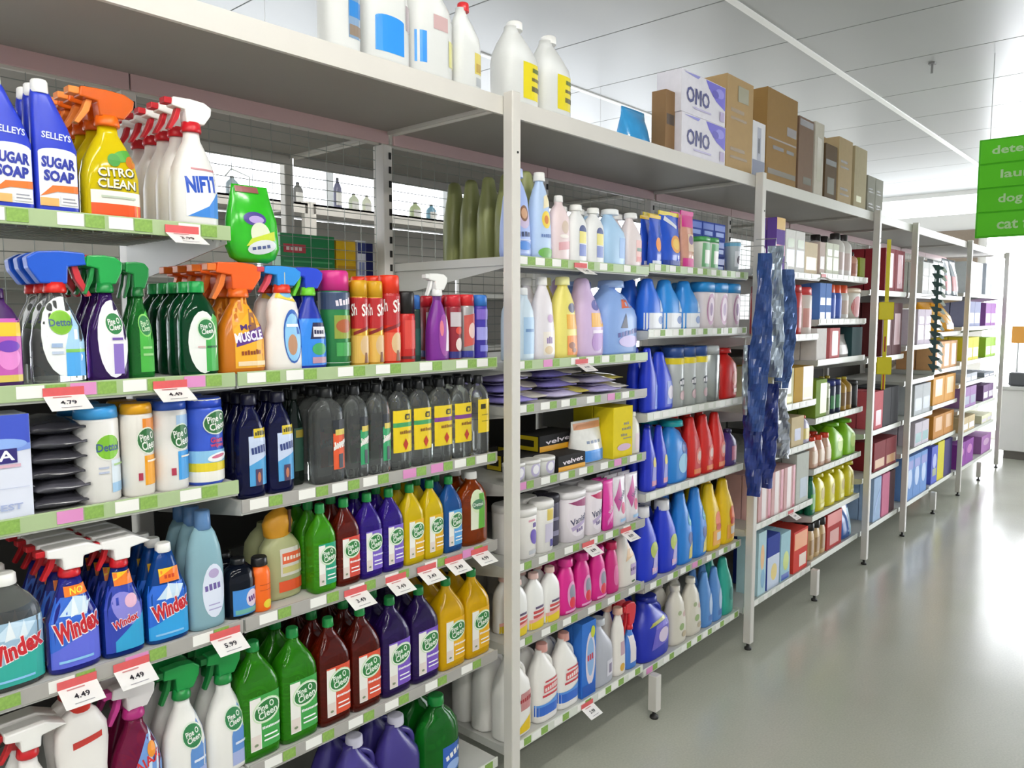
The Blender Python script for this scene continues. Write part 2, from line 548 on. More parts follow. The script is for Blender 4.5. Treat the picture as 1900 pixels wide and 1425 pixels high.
for i in range(12):
    link('window_mullion', box_mesh('window_mullion', -4.6+i*1.5-.04, -4.6+i*1.5+.04, SY+.0, SY+.07, 1.0, 3.36, fr), w)

# fluorescent battens
TUBE = mat('#fffdf8', 0.4, emit=44.0, name='fluorescent_tube')
TUBE2 = mat('#fffdf8', 0.4, emit=10.0, name='fluorescent_tube_dim')  # same tube at lower emission, so the hung row lights the ceiling less
FIT = mat('#e8e8e6', 0.4, name='light_fitting')
def batten(X, Y, Z, label):
    e = link('ceiling_light', None, None, (X, Y, Z)); tag(e, label, 'ceiling light', 'fluorescent lights over the aisles')
    link('fitting', box_mesh('fitting', -.62, .62, -.07, .07, 0, .05, FIT, .004), e)
    for s in (-.04, .04):
        bm = bmesh.new(); add_tube(bm, [(-.59, s, -.018), (.59, s, -.018)], .016, 10)
        link('tube', bm_mesh('tube', bm, TUBE if Z > 3 else TUBE2, True), e)
    if Z < CEIL-.1:
        for xx in (-.5, .5):
            bm = bmesh.new(); add_tube(bm, [(xx, 0, .05), (xx, 0, CEIL-Z)], .0012, 4)
            link('hanger', bm_mesh('hanger', bm, FIT), e)
for X in (-3.6, -2.0, -.4, 1.2):
    for Y in (-1.35, -3.3):
        batten(X, Y, CEIL-.06, 'twin tube fluorescent light fixed to ceiling over the near aisle')
for X in (-1.0, 0.8, 2.6, 4.4, 6.2, 8.0, 9.8):
    batten(X, 1.85, 2.82, 'twin tube fluorescent light hung above the aisle behind shelving')

# ------------------------------------------------------------------ shelving
STEEL = mat('#d6d2cb', 0.38, noise=0.04, scale=9, name='white_powder_coat')
SHELFM = mat('#c9c9c4', 0.42, noise=0.05, scale=8, name='shelf_steel')
UNDERSHADE = mat('#a19c96', .55, noise=.05, scale=5, name='underside_shade_grey')  # darker grey, paints in the shade under the canopy
PINKISH = mat('#c9aaa8', 0.45, noise=0.06, scale=6, name='faded_pink_lip')
PANEL = mat('#4d4a45', 0.8, noise=0.12, scale=6, name='light_stop_back')  # for the added sheets that keep next-aisle light out of the gaps
WIRE = mat('#9aa09b', 0.35, metal=0.6, name='wire')
DARK = mat('#1c1b1a', 0.7, name='dark_slot')
RAILG = mat('#a9bd90', 0.35, noise=0.06, scale=25, name='green_price_rail')
RAILW = mat('#d9dcd2', 0.35, noise=0.05, scale=25, name='white_price_rail')
RAILN = mat('#a8a5a0', 0.4, noise=0.08, scale=25, name='grey_price_rail')
TICKW = mat('#f2f1ec', 0.5, name='white_ticket')
TICKG = mat('#86ab52', 0.5, noise=0.4, scale=160, name='green_ticket')
TICKP = mat('#dc8fc4', 0.5, name='pink_ticket')
RUB = mat('#2b2a28', 0.6, name='rubber_foot')

YF = 0.045           # front of the shelves
YB = 0.60            # back of the shelves
X1 = 1.824
def kx(k): return X1+0.9*k
def sz(z0): return 1.689+(z0-1.689)*1.0277

POST = {}
def post_mesh(m):
    bm = bmesh.new(); add_box(bm, -.02, .02, -.02, .02, .035, 2.372)
    bmesh.ops.bevel(bm, geom=bm.edges[:], offset=.003, segments=1, affect='EDGES')
    return bm_mesh('post', bm, m)
PM = post_mesh(STEEL)
FOOTM = loft('foot', [(0, .018, .018, 0, 2), (.01, .018, .018, 0, 2), (.012, .008, .008, 0, 2), (.04, .008, .008, 0, 2)], RUB, 10)
LEGM = box_mesh('leg', -.02, .02, -.02, .02, .035, .19, STEEL, .003)
HOLEM = loft('bolt_hole', [(0, .004, .004, 0, 2), (.001, .004, .004, 0, 2)], DARK, 8)
UPM = box_mesh('back_upright', -.0199, .0199, .60, .66, .02, 2.30, STEEL, .003)
bm = bmesh.new()
z = 1.55
while z < 2.28:
    add_box(bm, .004, .014, .597, .601, z, z+.024)
    z += .05
SLOTM = bm_mesh('slots', bm, DARK)

def bay(k0, k1, label, post_left=True, panelz=1.5):
    e = link('shelving_bay', None, None, (kx(k0), 0, 0))
    tag(e, label, 'shelving', 'white steel shelving run')
    x0 = kx(k0)
    def rel(X): return X-x0
    L = kx(k1)-x0
    # posts: right-hand one (and the left one for the first bay)
    for kk in ([k0] if post_left else [])+[k1]:
        p = link('post', PM, e, (kx(kk)-x0, 0, 0))
        link('foot', FOOTM, p)
        for zz in (2.19,):
            h = link('bolt_hole', HOLEM, p, (0.004, -.0205, zz)); h.rotation_euler = (R(90), 0, 0)
        link('rear_post', PM, e, (kx(kk)-x0, 1.26, 0))
    for kk in range(k0, k1+1):
        if kk > k0 or post_left:
            u = link('back_upright', UPM, e, (kx(kk)-x0, 0, 0))
            link('slots', SLOTM, u)['kind'] = 'stuff'
        if k0 < kk < k1:
            l = link('leg', LEGM, e, (kx(kk)-x0, 0, 0)); link('foot', FOOTM, l)
    # canopy: one tray per bay, front half and rear half
    a, b = (.002 if post_left else .0205), L-.002
    for nm, ya, yb in (('top_shelf', .021, .612), ('rear_top_shelf', .648, 1.238)):
        bm = bmesh.new()
        add_box(bm, a, b, ya+.012, yb-.012, 2.350, 2.361)
        add_box(bm, a, b, ya, ya+.012, 2.306, 2.361)
        add_box(bm, a, b, yb-.012, yb, 2.306, 2.361)
        add_box(bm, a, a+.006, ya+.012, yb-.012, 2.332, 2.350)
        add_box(bm, b-.006, b, ya+.012, yb-.012, 2.332, 2.350)
        ts = link(nm, bm_mesh(nm, bm, STEEL), e)
        link('underside_shade_panel', box_mesh('underside_shade_panel', a+.008, b-.008, ya+.014, yb-.014, 2.344, 2.3495, UNDERSHADE), ts)  # added sheet carrying the painted shade of the underside
    for kk in range(k0, k1):
        a, b = kx(kk)-x0+(.0205 if kk == k0 and not post_left else .002), kx(kk+1)-x0-.002
        link('back_lip', box_mesh('back_lip', a, b, .590, .599, 2.300, 2.346, PINKISH, .002), e)
        # wire mesh above, added dark sheet below to stop light leaking from the next aisle
        bm = bmesh.new()
        nx = 12
        for i in range(nx+1):
            xx = a+.03+(b-a-.06)*i/nx
            add_tube(bm, [(xx, .630, panelz), (xx, .630, 2.30)], .0011, 4, False)
        zz = panelz
        while zz < 2.30:
            add_tube(bm, [(a+.03, .633, zz), (b-.03, .633, zz)], .0013, 4, False); zz += .033
        link('wire_mesh', bm_mesh('wire_mesh', bm, WIRE), e)
        link('back_panel', box_mesh('back_panel', a+.03, b-.03, .628, .634, .05, panelz, PANEL), e)
    return e

BRKM = {}
def bracket_mesh():
    poly = [(.0, .0), (.0, -.028), (-.45, -.095), (-.545, -.095), (-.545, 0)]
    bm = bmesh.new()
    vs = [(-.0015, -y0, z0) for y0, z0 in poly]
    a = [bm.verts.new(v) for v in vs]; b = [bm.verts.new((.0015, v[1], v[2])) for v in vs]
    bm.faces.new(a); bm.faces.new(b[::-1])
    n = len(a)
    for i in range(n): bm.faces.new((a[i], b[i], b[(i+1) % n], a[(i+1) % n]))
    return bm_mesh('bracket', bm, SHELFM)
BR = bracket_mesh()
TW = box_mesh('price_ticket', -.024, .024, -.0012, 0, -.012, .012, TICKW)
TG = box_mesh('price_ticket', -.018, .018, -.0012, 0, -.0125, .0125, TICKG)
TP = box_mesh('price_ticket', -.024, .024, -.0012, 0, -.0125, .0125, TICKP)
SH = {}
def shelf(bayobj, key, k, z0, rail='g', base=False, wire=False, tick=None, x_lo=None, x_hi=None):
    """one shelf in column starting at post index k; z0 = rail top height read on the post plane"""
    z = sz(z0)
    KB = {-1: -.016, 1: -.028, 3: .03}
    a = kx(k)+KB.get(k, 0)+(.026 if k in (-2, 0, 2, 4, 5, 7, 9) else .003)
    b = kx(k+1)+KB.get(k+1, 0)-(.026 if k+1 in (-2, 0, 2, 4, 5, 7, 9) else .003)
    SH[key] = (a, b, z)
    ox = bayobj.location.x
    a -= ox; b -= ox
    zt = z-.006
    SH[key] = (SH[key][0], SH[key][1], zt)
    if wire:
        bm = bmesh.new()
        n = 44
        for i in range(n+1):
            xx = a+(b-a)*i/n
            add_tube(bm, [(xx, YF+.004, zt-.030), (xx, YF+.006, zt-.002), (xx, YB, zt-.002)], .0015, 4, False)
        for yy in [YF+.01+(YB-YF-.02)*i/14 for i in range(15)]:
            add_tube(bm, [(a, yy, zt-.005), (b, yy, zt-.005)], .002, 4, False)
        s = link('wire_shelf', bm_mesh('wire_shelf', bm, WIRE), bayobj)
    else:
        bm = bmesh.new()
        add_box(bm, a, b, YF, YB, zt-.004, zt)
        add_box(bm, a, b, YF, YF+.004, zt-.032, zt-.004)
        add_box(bm, a, a+.003, YF+.004, YB, zt-.028, zt-.004)
        add_box(bm, b-.003, b, YF+.004, YB, zt-.028, zt-.004)
        for q in (.33, .66):
            add_box(bm, a+.01, b-.01, YF+(YB-YF)*q-.03, YF+(YB-YF)*q+.03, zt-.016, zt-.004)
        s = link('base_shelf' if base else 'shelf', bm_mesh('shelf', bm, SHELFM), bayobj)
    rm = {'g': RAILG, 'w': RAILW, 'n': RAILN}[rail]
    link('price_rail', box_mesh('price_rail', a, b, YF-.006, YF-.0005, z-.033, z, rm, .0015), s)
    if not base:
        for xx in (a+.006, b-.006):
            link('bracket', BR, s, (xx, YF+.005, zt-.006))
    if tick is None: tick = 'gw'
    if tick:
        rnd = random.Random(str(key))
        xx = a+.04+rnd.random()*.03
        while xx < b-.06:
            if tick == 'w':
                link('price_ticket', TW, s, (xx, YF-.0062, z-.016)); xx += .07+rnd.random()*.05
            else:
                link('price_ticket', TP if rnd.random() < .10 else TW, s, (xx, YF-.0062, z-.015))
                if xx+.045 < b-.02: link('price_ticket', TG, s, (xx+.045, YF-.0062, z-.0155))
                xx += .088+rnd.random()*.07
    return s

bA = bay(-2, 0, 'white steel shelving bay of trigger sprays, wipes and pine cleaners', True, 1.52)
bB = bay(0, 2, 'white steel shelving bay of fabric softeners, bleach and laundry liquids', False, 1.52)
bC = bay(2, 4, 'white steel shelving bay beside the hanging strips of blue packets', False, 1.52)
bD = bay(4, 5, 'narrow single-width shelving bay with the hanging yellow strip', False, 1.4)
bE = bay(5, 7, 'white steel shelving bay with the hanging dark spiky strip', False, 1.4)
bF = bay(7, 9, 'last white steel shelving bay at the window end of the run', False, 1.4)

shelf(bA, 'C0s1', -2, 1.886, wire=True)
shelf(bA, 'C0s2', -2, 1.561); shelf(bA, 'C0s3', -2, 1.315); shelf(bA, 'C0s4', -2, .986, 'n'); shelf(bA, 'C0s5', -2, .625, 'n'); shelf(bA, 'C0b', -2, .27, 'w', True)
shelf(bA, 'C1s2', -1, 1.561); shelf(bA, 'C1s3', -1, 1.266, 'n'); shelf(bA, 'C1s4', -1, .986, 'n'); shelf(bA, 'C1s5', -1, .625, 'n'); shelf(bA, 'C1b', -1, .265, 'w', True)
shelf(bB, 'C2s1', 0, 1.878); shelf(bB, 'C2s2', 0, 1.545); shelf(bB, 'C2s3', 0, 1.403, 'n'); shelf(bB, 'C2s4', 0, 1.150, 'n'); shelf(bB, 'C2s5', 0, .880, 'n'); shelf(bB, 'C2s6', 0, .622, 'n'); shelf(bB, 'C2b', 0, .272, 'w', True)
shelf(bB, 'C3s1', 1, 1.892); shelf(bB, 'C3s2', 1, 1.634, 'w'); shelf(bB, 'C3s3', 1, 1.303, 'w', tick='w'); shelf(bB, 'C3s4', 1, .978, 'w', tick='w'); shelf(bB, 'C3s5', 1, .600, 'n'); shelf(bB, 'C3b', 1, .245, 'w', True)
shelf(bC, 'C4s1', 2, 1.918, 'w', tick='w'); shelf(bC, 'C4s2', 2, 1.588, 'w', tick='w'); shelf(bC, 'C4s3', 2, 1.216, 'w', tick='w'); shelf(bC, 'C4s4', 2, .972, 'w', tick='w'); shelf(bC, 'C4s5', 2, .637, 'w', tick='w'); shelf(bC, 'C4b', 2, .240, 'w', True, tick='w')
shelf(bC, 'C5s1', 3, 1.930, 'w', tick='w'); shelf(bC, 'C5s2', 3, 1.670, 'w', tick='w'); shelf(bC, 'C5s3', 3, 1.436, 'w', tick=''); shelf(bC, 'C5s4', 3, 1.100, 'w', tick='w'); shelf(bC, 'C5s5', 3, .804, 'w', tick='w'); shelf(bC, 'C5s6', 3, .527, 'w', tick=''); shelf(bC, 'C5b', 3, .255, 'w', True, tick='')
shelf(bD, 'C6s1', 4, 1.857, 'w', tick=''); shelf(bD, 'C6s2', 4, 1.410, 'w', tick=''); shelf(bD, 'C6s3', 4, .910, 'w', tick=''); shelf(bD, 'C6s4', 4, .610, 'w', tick=''); shelf(bD, 'C6b', 4, .252, 'w', True, tick='')
shelf(bE, 'C7s1', 5, 1.856, 'w', tick=''); shelf(bE, 'C7s2', 5, 1.464, 'w', tick=''); shelf(bE, 'C7s3', 5, 1.20, 'w', tick=''); shelf(bE, 'C7s4', 5, .910, 'w', tick=''); shelf(bE, 'C7s5', 5, .658, 'w', tick=''); shelf(bE, 'C7b', 5, .25, 'w', True, tick='')
shelf(bE, 'C8s1', 6, 1.857, 'w', tick=''); shelf(bE, 'C8s2', 6, 1.550, 'w', tick=''); shelf(bE, 'C8s3', 6, 1.237, 'w', tick=''); shelf(bE, 'C8s4', 6, .942, 'w', tick=''); shelf(bE, 'C8s5', 6, .650, 'w', tick=''); shelf(bE, 'C8b', 6, .265, 'w', True, tick='')
for c, k in (('C9', 7), ('C10', 8)):
    for i, zz in enumerate((1.895, 1.585, 1.265, 1.06, .815, .58)): shelf(bF, '%ss%d' % (c, i+1), k, zz, 'w', tick='')
    shelf(bF, c+'b', k, .255, 'w', True, tick='')

# rear shelf of the first bay (seen through the wire mesh) and the next gondola
bm = bmesh.new()
add_box(bm, 0, 1.76, .665, 1.20, 1.80, 1.806); add_box(bm, 0, 1.76, 1.196, 1.20, 1.775, 1.80)
link('rear_shelf', bm_mesh('rear_shelf', bm, SHELFM), bA, (.03, 0, 0))
for k0 in (-1, 1, 3):
    g = link('shelving_bay', None, None, (kx(k0), 2.45, 0))
    tag(g, 'white shelving bay across the next aisle, seen through wire mesh', 'shelving', 'shelving across the next aisle')
    for xx in (0.021, 1.779):
        link('post', PM, g, (xx, 0, 0))
    bm = bmesh.new(); add_box(bm, .02, 1.78, -.02, .6, 2.348, 2.36); add_box(bm, .02, 1.78, -.02, -.01, 2.30, 2.36)
    link('top_shelf', bm_mesh('top_shelf', bm, STEEL), g)
    for zz in (.25, .65, 1.05, 1.45, 1.85):
        bm = bmesh.new(); add_box(bm, .02, 1.78, 0, .55, zz-.03, zz)
        link('shelf', bm_mesh('shelf', bm, SHELFM), g)
    link('back_panel', box_mesh('back_panel', 0.02, 1.78, .57, .60, .05, 2.34, mat('#b9b7b0', .6, name='pale_back_panel')), g)

# ------------------------------------------------------------------ stocking the shelves
SH['T'] = (-.6, 12.0, 2.361)      # top of the canopy
for q in ('s2', 's4', 's5'):      # shelves at one height run on across the two columns
    A_, B_ = SH['C0'+q], SH['C1'+q]
    SH['C0'+q] = SH['C1'+q] = (A_[0], B_[1], max(A_[2], B_[2]))

def theta(px):
    d = FW+RT*((px-950)/FPX)
    return math.atan2(d.x, d.y)      # angle between line of sight and the shelf normal

JOBS = {}
def F(key, kind, spans, ytop, lab, cat, rows=2, grp=None, iso=False, setback=.012, gap=1.05, rearlab=None, fill=.975, lift=0.0, dx=0.0, Hfix=None):
    """spans: (left px, right px) of each front facing; ytop: top px of the first one"""
    a, b, z = SH[key]; z += .0003+lift
    if isinstance(spans, tuple): spans = [spans]
    if not isinstance(ytop, (list, tuple)): ytop = [ytop]+[None]*(len(spans)-1)
    dr = kind.dr
    Ws, Hs, Xs = [], [], []
    D = .08
    for _ in range(3):
        Ws, Hs, Xs = [], [], []
        Yc = YF+setback+D/2
        yref = YF+setback if kind.box else Yc
        for (pl_, pr), yt in zip(spans, ytop):
            zm = z+.1
            xl, xr = x_at(pl_, yref, zm), x_at(pr, yref, zm)
            th = theta((pl_+pr)/2)
            if kind.box:
                W = (xr-xl)*fill; X = (xl+xr)/2
            elif iso:
                W = (xr-xl)/math.sqrt(1+(dr*math.tan(th))**2); X = (xl+xr)/2
            else:
                W = (xr-xl)*fill; X = xr-W/2*math.sqrt(1+(dr*math.tan(theta(pr)))**2)
            Ws.append(W); Xs.append(X+dx)
            if yt is not None: Hs.append(z_at(yt, X, Yc)-z)
        W = sum(Ws)/len(Ws); D = W*dr
    H = Hfix or sum(Hs)/len(Hs)
    above = [v[2]-.045 for kk, v in SH.items() if kk != 'T' and kk.split('s')[0].split('b')[0] == key.split('s')[0].split('b')[0] and v[2] > z+.02]
    if key != 'T': H = min(H, min(above+[2.30])-z-.006)
    job = dict(kind=kind, W=W, H=H, Xs=Xs, z=z, setback=setback, rows=rows, gap=gap, lab=lab, rear=rearlab or lab+' standing in the row behind', cat=cat, grp=grp or (lab.split(' with ')[0]+' on one shelf'))
    JOBS.setdefault((key, setback >= .085, round(lift, 3)), []).append(job)
    return job

def stock():
    """settle each shelf: shift and slightly narrow the facings until none overlap, then build them"""
    for (key, lane, lift), jobs in JOBS.items():
        a, b, _ = SH[key]
        units = [[X, j['W'], j] for j in jobs for X in j['Xs']]
        units.sort(key=lambda u: u[0])
        tot = sum(u[1] for u in units)
        f = min(1.0, (b-a-.02-.002*(len(units)+1))/tot)
        for u in units: u[1] *= f
        for it in range(400):
            moved = False
            for u in units:
                u[0] = min(max(u[0], a+u[1]/2+.009), b-u[1]/2-.009)
            for p, q in zip(units, units[1:]):
                ov = (p[0]+p[1]/2)-(q[0]-q[1]/2)+.001
                if ov > 0:
                    p[0] -= ov/2; q[0] += ov/2; moved = True
            if not moved: break
            if it % 40 == 39:
                for u in units: u[1] *= .985
        for j in jobs:
            W = min(u[1] for u in units if u[2] is j)
            t = j['t'] = j['kind'](W, j['H'])
            j['fx'] = [u[0] for u in units if u[2] is j]
            for u in units:
                if u[2] is not j: continue
                for r in range(j['rows']):
                    Y = YF+j['setback']+t.D/2+r*t.D*j['gap']
                    if Y+t.D/2 > YB+.005: break
                    place(t, (u[0], Y, j['z']), j['lab'] if r == 0 else j['rear'], j['cat'], j['grp'])

WHT, GRN, RED, BLU = '#f3f2ee', '#2f9e3f', '#c5202b', '#1f5fd0'
def pine_label(c, c2='#ffffff', lo=.09, hi=.56, l=-.62, r=.95):
    """white spine, coloured panel, green oval with two lines of lettering"""
    h = hi-lo
    return [('r', l, lo, r, hi, c), ('r', l, lo, l+(r-l)*.34, hi-h*.03, '#f1efe9'), ('r', l+.02, lo+h*.02, l+(r-l)*.34-.04, lo+h*.28, '#e6d9d2'),
            ('e', .20, lo+h*.70, .73, h*.23, '#cfe6c0', 16), ('e', .20, lo+h*.70, .68, h*.205, '#f4f6ee', 16), ('e', .20, lo+h*.70, .63, h*.185, '#2c7a3c', 16),
            ('t', 'Pine O', .15, lo+h*.775, h*.13, .82, '#eef5ea', 12), ('t', 'Cleen', .24, lo+h*.645, h*.14, .95, '#eef5ea', 12),
            ('t', 'Disinfectant', .42, lo+h*.38, h*.06, .95, c2, 0), ('r', .02, lo+h*.12, .8, lo+h*.15, c2), ('r', .02, lo+h*.21, .7, lo+h*.24, c2),
            ('e', l+.24, lo+h*.11, .1, .012, '#7d8a6c')]

# ---------- C0, top wire shelf
F('C0s1', bottle([(0, .88, .88, 0, 4), (.012, .97, .97, 0, 4), (.04, 1, 1, 0, 4), (.50, 1, 1, 0, 4), (.66, .82, .95, -.18, 3.6), (.80, .60, .82, -.38, 3), (.88, .48, .66, -.48, 2.6), (.92, .40, .5, -.52, 2)], pl('#2b3fc0'), pl(WHT),
    [('r', -.86, .06, .9, .46, '#eef0f4'), ('e', .0, .46, .86, .035, '#eef0f4'), ('t', 'SELLEYS', .0, .585, .05, 1.35, '#dfe6ff', -3),
     ('t', 'SUGAR', .03, .385, .085, 1.55, '#26349a', -2, 0, .05), ('t', 'SOAP', .03, .285, .085, 1.4, '#26349a', -2, 0, .05),
     ('p', [(-.86, .13), (-.3, .215), (.9, .225), (.9, .17), (-.1, .17)], '#e2762e'), ('r', -.86, .06, -.05, .12, '#e9b36b'), ('r', .05, .075, .85, .15, '#f7f6f2'), ('r', .12, .09, .78, .10, '#9a9aa6'), ('r', .12, .115, .7, .125, '#9a9aa6')],
    dr=.5, capr=.40, capz=.90, capcx=-.52), [(-32, 57), (57, 142)], [None, 153], 'blue flat bottle with white cap and white front label', 'bottle', rows=3)
F('C0s1', spray(gl('#f4da10', .3), pl('#ea6a14'), mat('#ee6a12', .25, trans=.25, name='orange_plastic'), pl('#f08a3a'),
    [('r', -.8, .02, .95, .12, '#e8541a'), ('r', -.8, .12, .95, .22, '#f0eee2'), ('e', .35, .50, .42, .045, '#4f9e3a', 20), ('e', .62, .46, .2, .05, '#c9721d'), ('e', .0, .46, .22, .05, '#3d8f32'),
     ('t', 'CITRO', .08, .36, .075, 1.3, '#33351f', 4), ('t', 'CLEAN', .08, .27, .075, 1.35, '#33351f', 0), ('t', 'CITRO', .06, .366, .070, 1.25, '#f6f3d8', 4), ('t', 'CLEAN', .06, .276, .070, 1.3, '#f6f3d8', 0), ('r', -.5, .165, .7, .18, '#b9c4b0')],
    hw=1.05, dr=.5), (145, 256), 170, 'yellow trigger spray bottle with orange head on the wire shelf', 'spray bottle', rows=4)
F('C0s1', spray(pl('#e9e7e3'), pl('#c21c28'), pl('#f1efec'), pl('#b81824'),
    [('r', -.6, .08, .95, .45, '#f6f6f8'), ('t', 'NIFTI', .06, .335, .13, 1.3, '#2450b8', 6, 0, .05), ('p', [(-.55, .08), (.92, .08), (.92, .30), (.4, .17)], '#3f86d8'), ('r', -.35, .445, .75, .46, '#c98a90')],
    bz=.76, hw=.98, dr=.62), (345, 428), 193, 'white trigger spray bottle with red collar and nozzle', 'spray bottle', rows=5, gap=1.02)

# ---------- C0, second shelf
F('C0s2', bottle(OVAL, pl('#43205c'), pl('#3a1a50'), [('r', -.9, .08, .9, .70, '#c45bb0'), ('r', -.4, .52, .9, .66, '#f0c431'), ('e', .3, .3, .5, .12, '#e58ad0'), ('r', -.8, .06, .9, .13, '#d8c15a'), ('e', .3, .42, .5, .06, '#6f3fae')], dr=.5), (-50, 40), 535, 'dark purple bottle with pink and yellow label', 'bottle', rows=2)
F('C0s2', spray(clr(), pl('#cf2118'), pl('#1b55c4'), pl('#c2303a'),
    [('e', .1, .36, .82, .30, '#eef2f2'), ('p', [(.12, .06), (.9, .06), (.92, .40), (.55, .62), (.12, .28)], '#a9d3f2'), ('r', .12, .06, .92, .24, '#4fa6e8'), ('r', .12, .24, .9, .265, '#7fc25f'),
     ('e', .0, .465, .44, .092, '#8cc63f'), ('e', .0, .465, .40, .082, '#79b52e'), ('t', 'Dettol', .0, .465, .055, .86, '#35507a', 2), ('r', -.4, .28, .0, .31, '#9fb6d8'), ('r', -.4, .23, .02, .25, '#c0cce0')],
    bz=.70, face=1, hw=1.25, dr=.55), (52, 156), 465, 'clear trigger spray bottle with blue head and red collar', 'spray bottle', rows=3)
pineS = dict(bz=.72, hw=1.0, dr=.55)
F('C0s2', spray(gl('#4a2378'), pl('#17803a'), pl('#1d9a47'), pl('#17803a'), [('e', .15, .34, .78, .31, '#efecf2'), ('r', .10, .06, .62, .30, '#8a6fc0'), ('e', .2, .46, .46, .10, '#f2f4ee', 12), ('e', .2, .46, .42, .085, '#2f7d46', 12), ('t', 'Pine O', .18, .48, .05, .6, WHT, 8), ('t', 'Cleen', .24, .435, .05, .62, WHT, 8), ('r', .05, .33, .6, .35, '#6b4aa0')], **pineS), (158, 236), 474, 'purple trigger spray bottle with green head', 'spray bottle', rows=3)
F('C0s2', spray(gl('#2a8f3a'), pl('#14662e'), pl('#17803a'), pl('#14662e'), [('p', [(-.2, .06), (.92, .06), (.92, .45), (.5, .60), (-.2, .5)], '#46ad3f'), ('e', .25, .46, .5, .10, '#8ed06a', 12), ('e', .25, .46, .45, .085, '#2f7d46', 12), ('t', 'Pine O', .22, .48, .05, .6, '#cfe8c4', 8), ('t', 'Cleen', .28, .435, .05, .62, '#cfe8c4', 8), ('r', .0, .2, .8, .22, '#9bd38a'), ('r', .0, .26, .7, .28, '#9bd38a')], **pineS), (232, 284), 486, 'bright green trigger spray bottle with dark green head', 'spray bottle', rows=2, setback=.03)
F('C0s2', bottle(OVAL, gl('#0e5a33'), pl('#1d9a4c'), [('e', .05, .36, .78, .33, '#eceeea'), ('p', [(.15, .05), (.92, .05), (.92, .62), (.6, .66), (.15, .40)], '#3fa84a'), ('e', .2, .50, .5, .12, '#d9ead0', 12), ('e', .2, .50, .45, .10, '#2c7a44', 12), ('t', 'Pine O', .18, .53, .055, .62, WHT, 8), ('t', 'Cleen', .24, .475, .055, .64, WHT, 8), ('r', .2, .30, .8, .32, '#1d5c30'), ('r', -.3, .3, .1, .32, '#d8b6b6')], dr=.58, capr=.42, capz=.88), (330, 402), 522, 'dark green refill bottle with green screw cap', 'bottle', rows=5, gap=1.03)
F('C0s2', spray(mat('#f08a1d', .2, trans=.35, name='orange_liquid'), pl('#e2661a'), pl('#ea5f1c'), pl('#e8782e'),
    [('e', .25, .40, .8, .30, '#f0a21e'), ('p', [(-.5, .05), (.95, .05), (.95, .42), (.3, .58), (-.5, .4)], '#f3b229'), ('p', [(.1, .36), (.5, .36), (.42, .58), (.2, .58)], '#8a5a3a'), ('p', [(-.45, .24), (.9, .32), (.9, .44), (-.4, .34)], '#5a2f86'), ('t', 'Mr', .0, .42, .05, .5, '#4a2a70', 8), ('t', 'MUSCLE', .12, .335, .09, 1.25, '#f5f0ff', 7, 0, .04), ('t', 'Kitchen', .2, .19, .05, .9, '#8a3d18', 3), ('r', -.4, .07, .9, .11, '#f2d9b0'), ('e', .7, .70, .18, .08, '#f3f0ea')],
    bz=.70, dr=.6, hw=1.1), (400, 488), 487, 'orange trigger spray bottle with orange head', 'spray bottle', rows=4)
F('C0s2', spray(pl('#f0ebe6'), pl('#d8371f'), pl('#2f8fe0'), pl('#d04a5a'), [('e', .25, .33, .52, .26, '#2f5fb0'), ('e', .25, .32, .46, .23, '#8fc6ee'), ('e', .2, .25, .26, .10, '#b98a6a'), ('p', [(-.5, .70), (.55, .66), (.5, .92), (-.3, .95)], '#f0d24a'), ('e', .1, .76, .4, .06, '#7fc0e8'), ('r', -.1, .42, .6, .45, '#f4f6fa')], bz=.76, hw=1.1, prof=[(0, .86, .86, 0, 2.6), (.015, .96, .96, 0, 2.6), (.1, 1, 1, 0, 2.6), (.45, .95, .95, 0, 2.6), (.60, .74, .86, 0, 2.4), (.72, .82, .84, 0, 2.4), (.86, .72, .74, 0, 2.2), (1, .34, .5, 0, 2)]), (488, 560), 494, 'white trigger spray bottle with red collar and blue head', 'spray bottle', rows=2)

# ---------- second shelf of the next column: bathroom spray and aerosols
F('C1s2', spray(pl('#1c2f9c'), pl('#6cc42c'), pl('#2443c8'), pl('#62bf2a'), [('r', -.8, .04, .9, .50, '#2f86e6'), ('p', [(-.3, .30), (.8, .30), (.8, .46), (-.1, .46)], '#20224a'), ('r', -.1, .32, .75, .42, '#e8e6ee'), ('e', .3, .2, .5, .06, '#3fa05a'), ('r', -.2, .06, .8, .12, '#b88fa0'), ('t', 'bath', .3, .37, .05, .7, '#20224a')], bz=.74, hw=1.0, dr=.6), (556, 614), 497, 'blue trigger spray bottle with lime green collar', 'spray bottle', rows=2)
F('C1s2', can(mat('#2b7d45', .25, metal=.2, name='green_can'), pl('#cf2f86'), [('r', -2, .60, 2, .78, '#3a4a6a'), ('t', 'Glade', .1, .68, .08, 1.2, '#e9dfe8', 8), ('r', -.6, .30, .9, .54, '#8a9a3a'), ('e', .1, .43, .6, .07, '#a5562f'), ('r', -.5, .12, .8, .26, '#3f9a4e'), ('r', -2, .05, 2, .055, '#cfe0d0')], .80), (606, 656), 503, 'green aerosol can with pink cap', 'aerosol can', rows=3)
shox = lambda g: [('r', -2, .44, 2, .80, '#b01f22'), ('p', [(-1.2, .36), (1.2, .46), (1.2, .50), (-1.2, .40)], '#7d1616'), ('t', 'Sh', .15, .66, .14, .95, '#f4f0ea', 14, .2), ('r', -2, .04, 2, .36, g), ('e', .1, .24, .6, .12, '#d9b88a'), ('p', [(-.1, .04), (.5, .04), (.25, .16), (.0, .16)], '#7a4a26'), ('t', 'Sh', -1.1, .66, .14, .6, '#f4f0ea', 14, .2)]
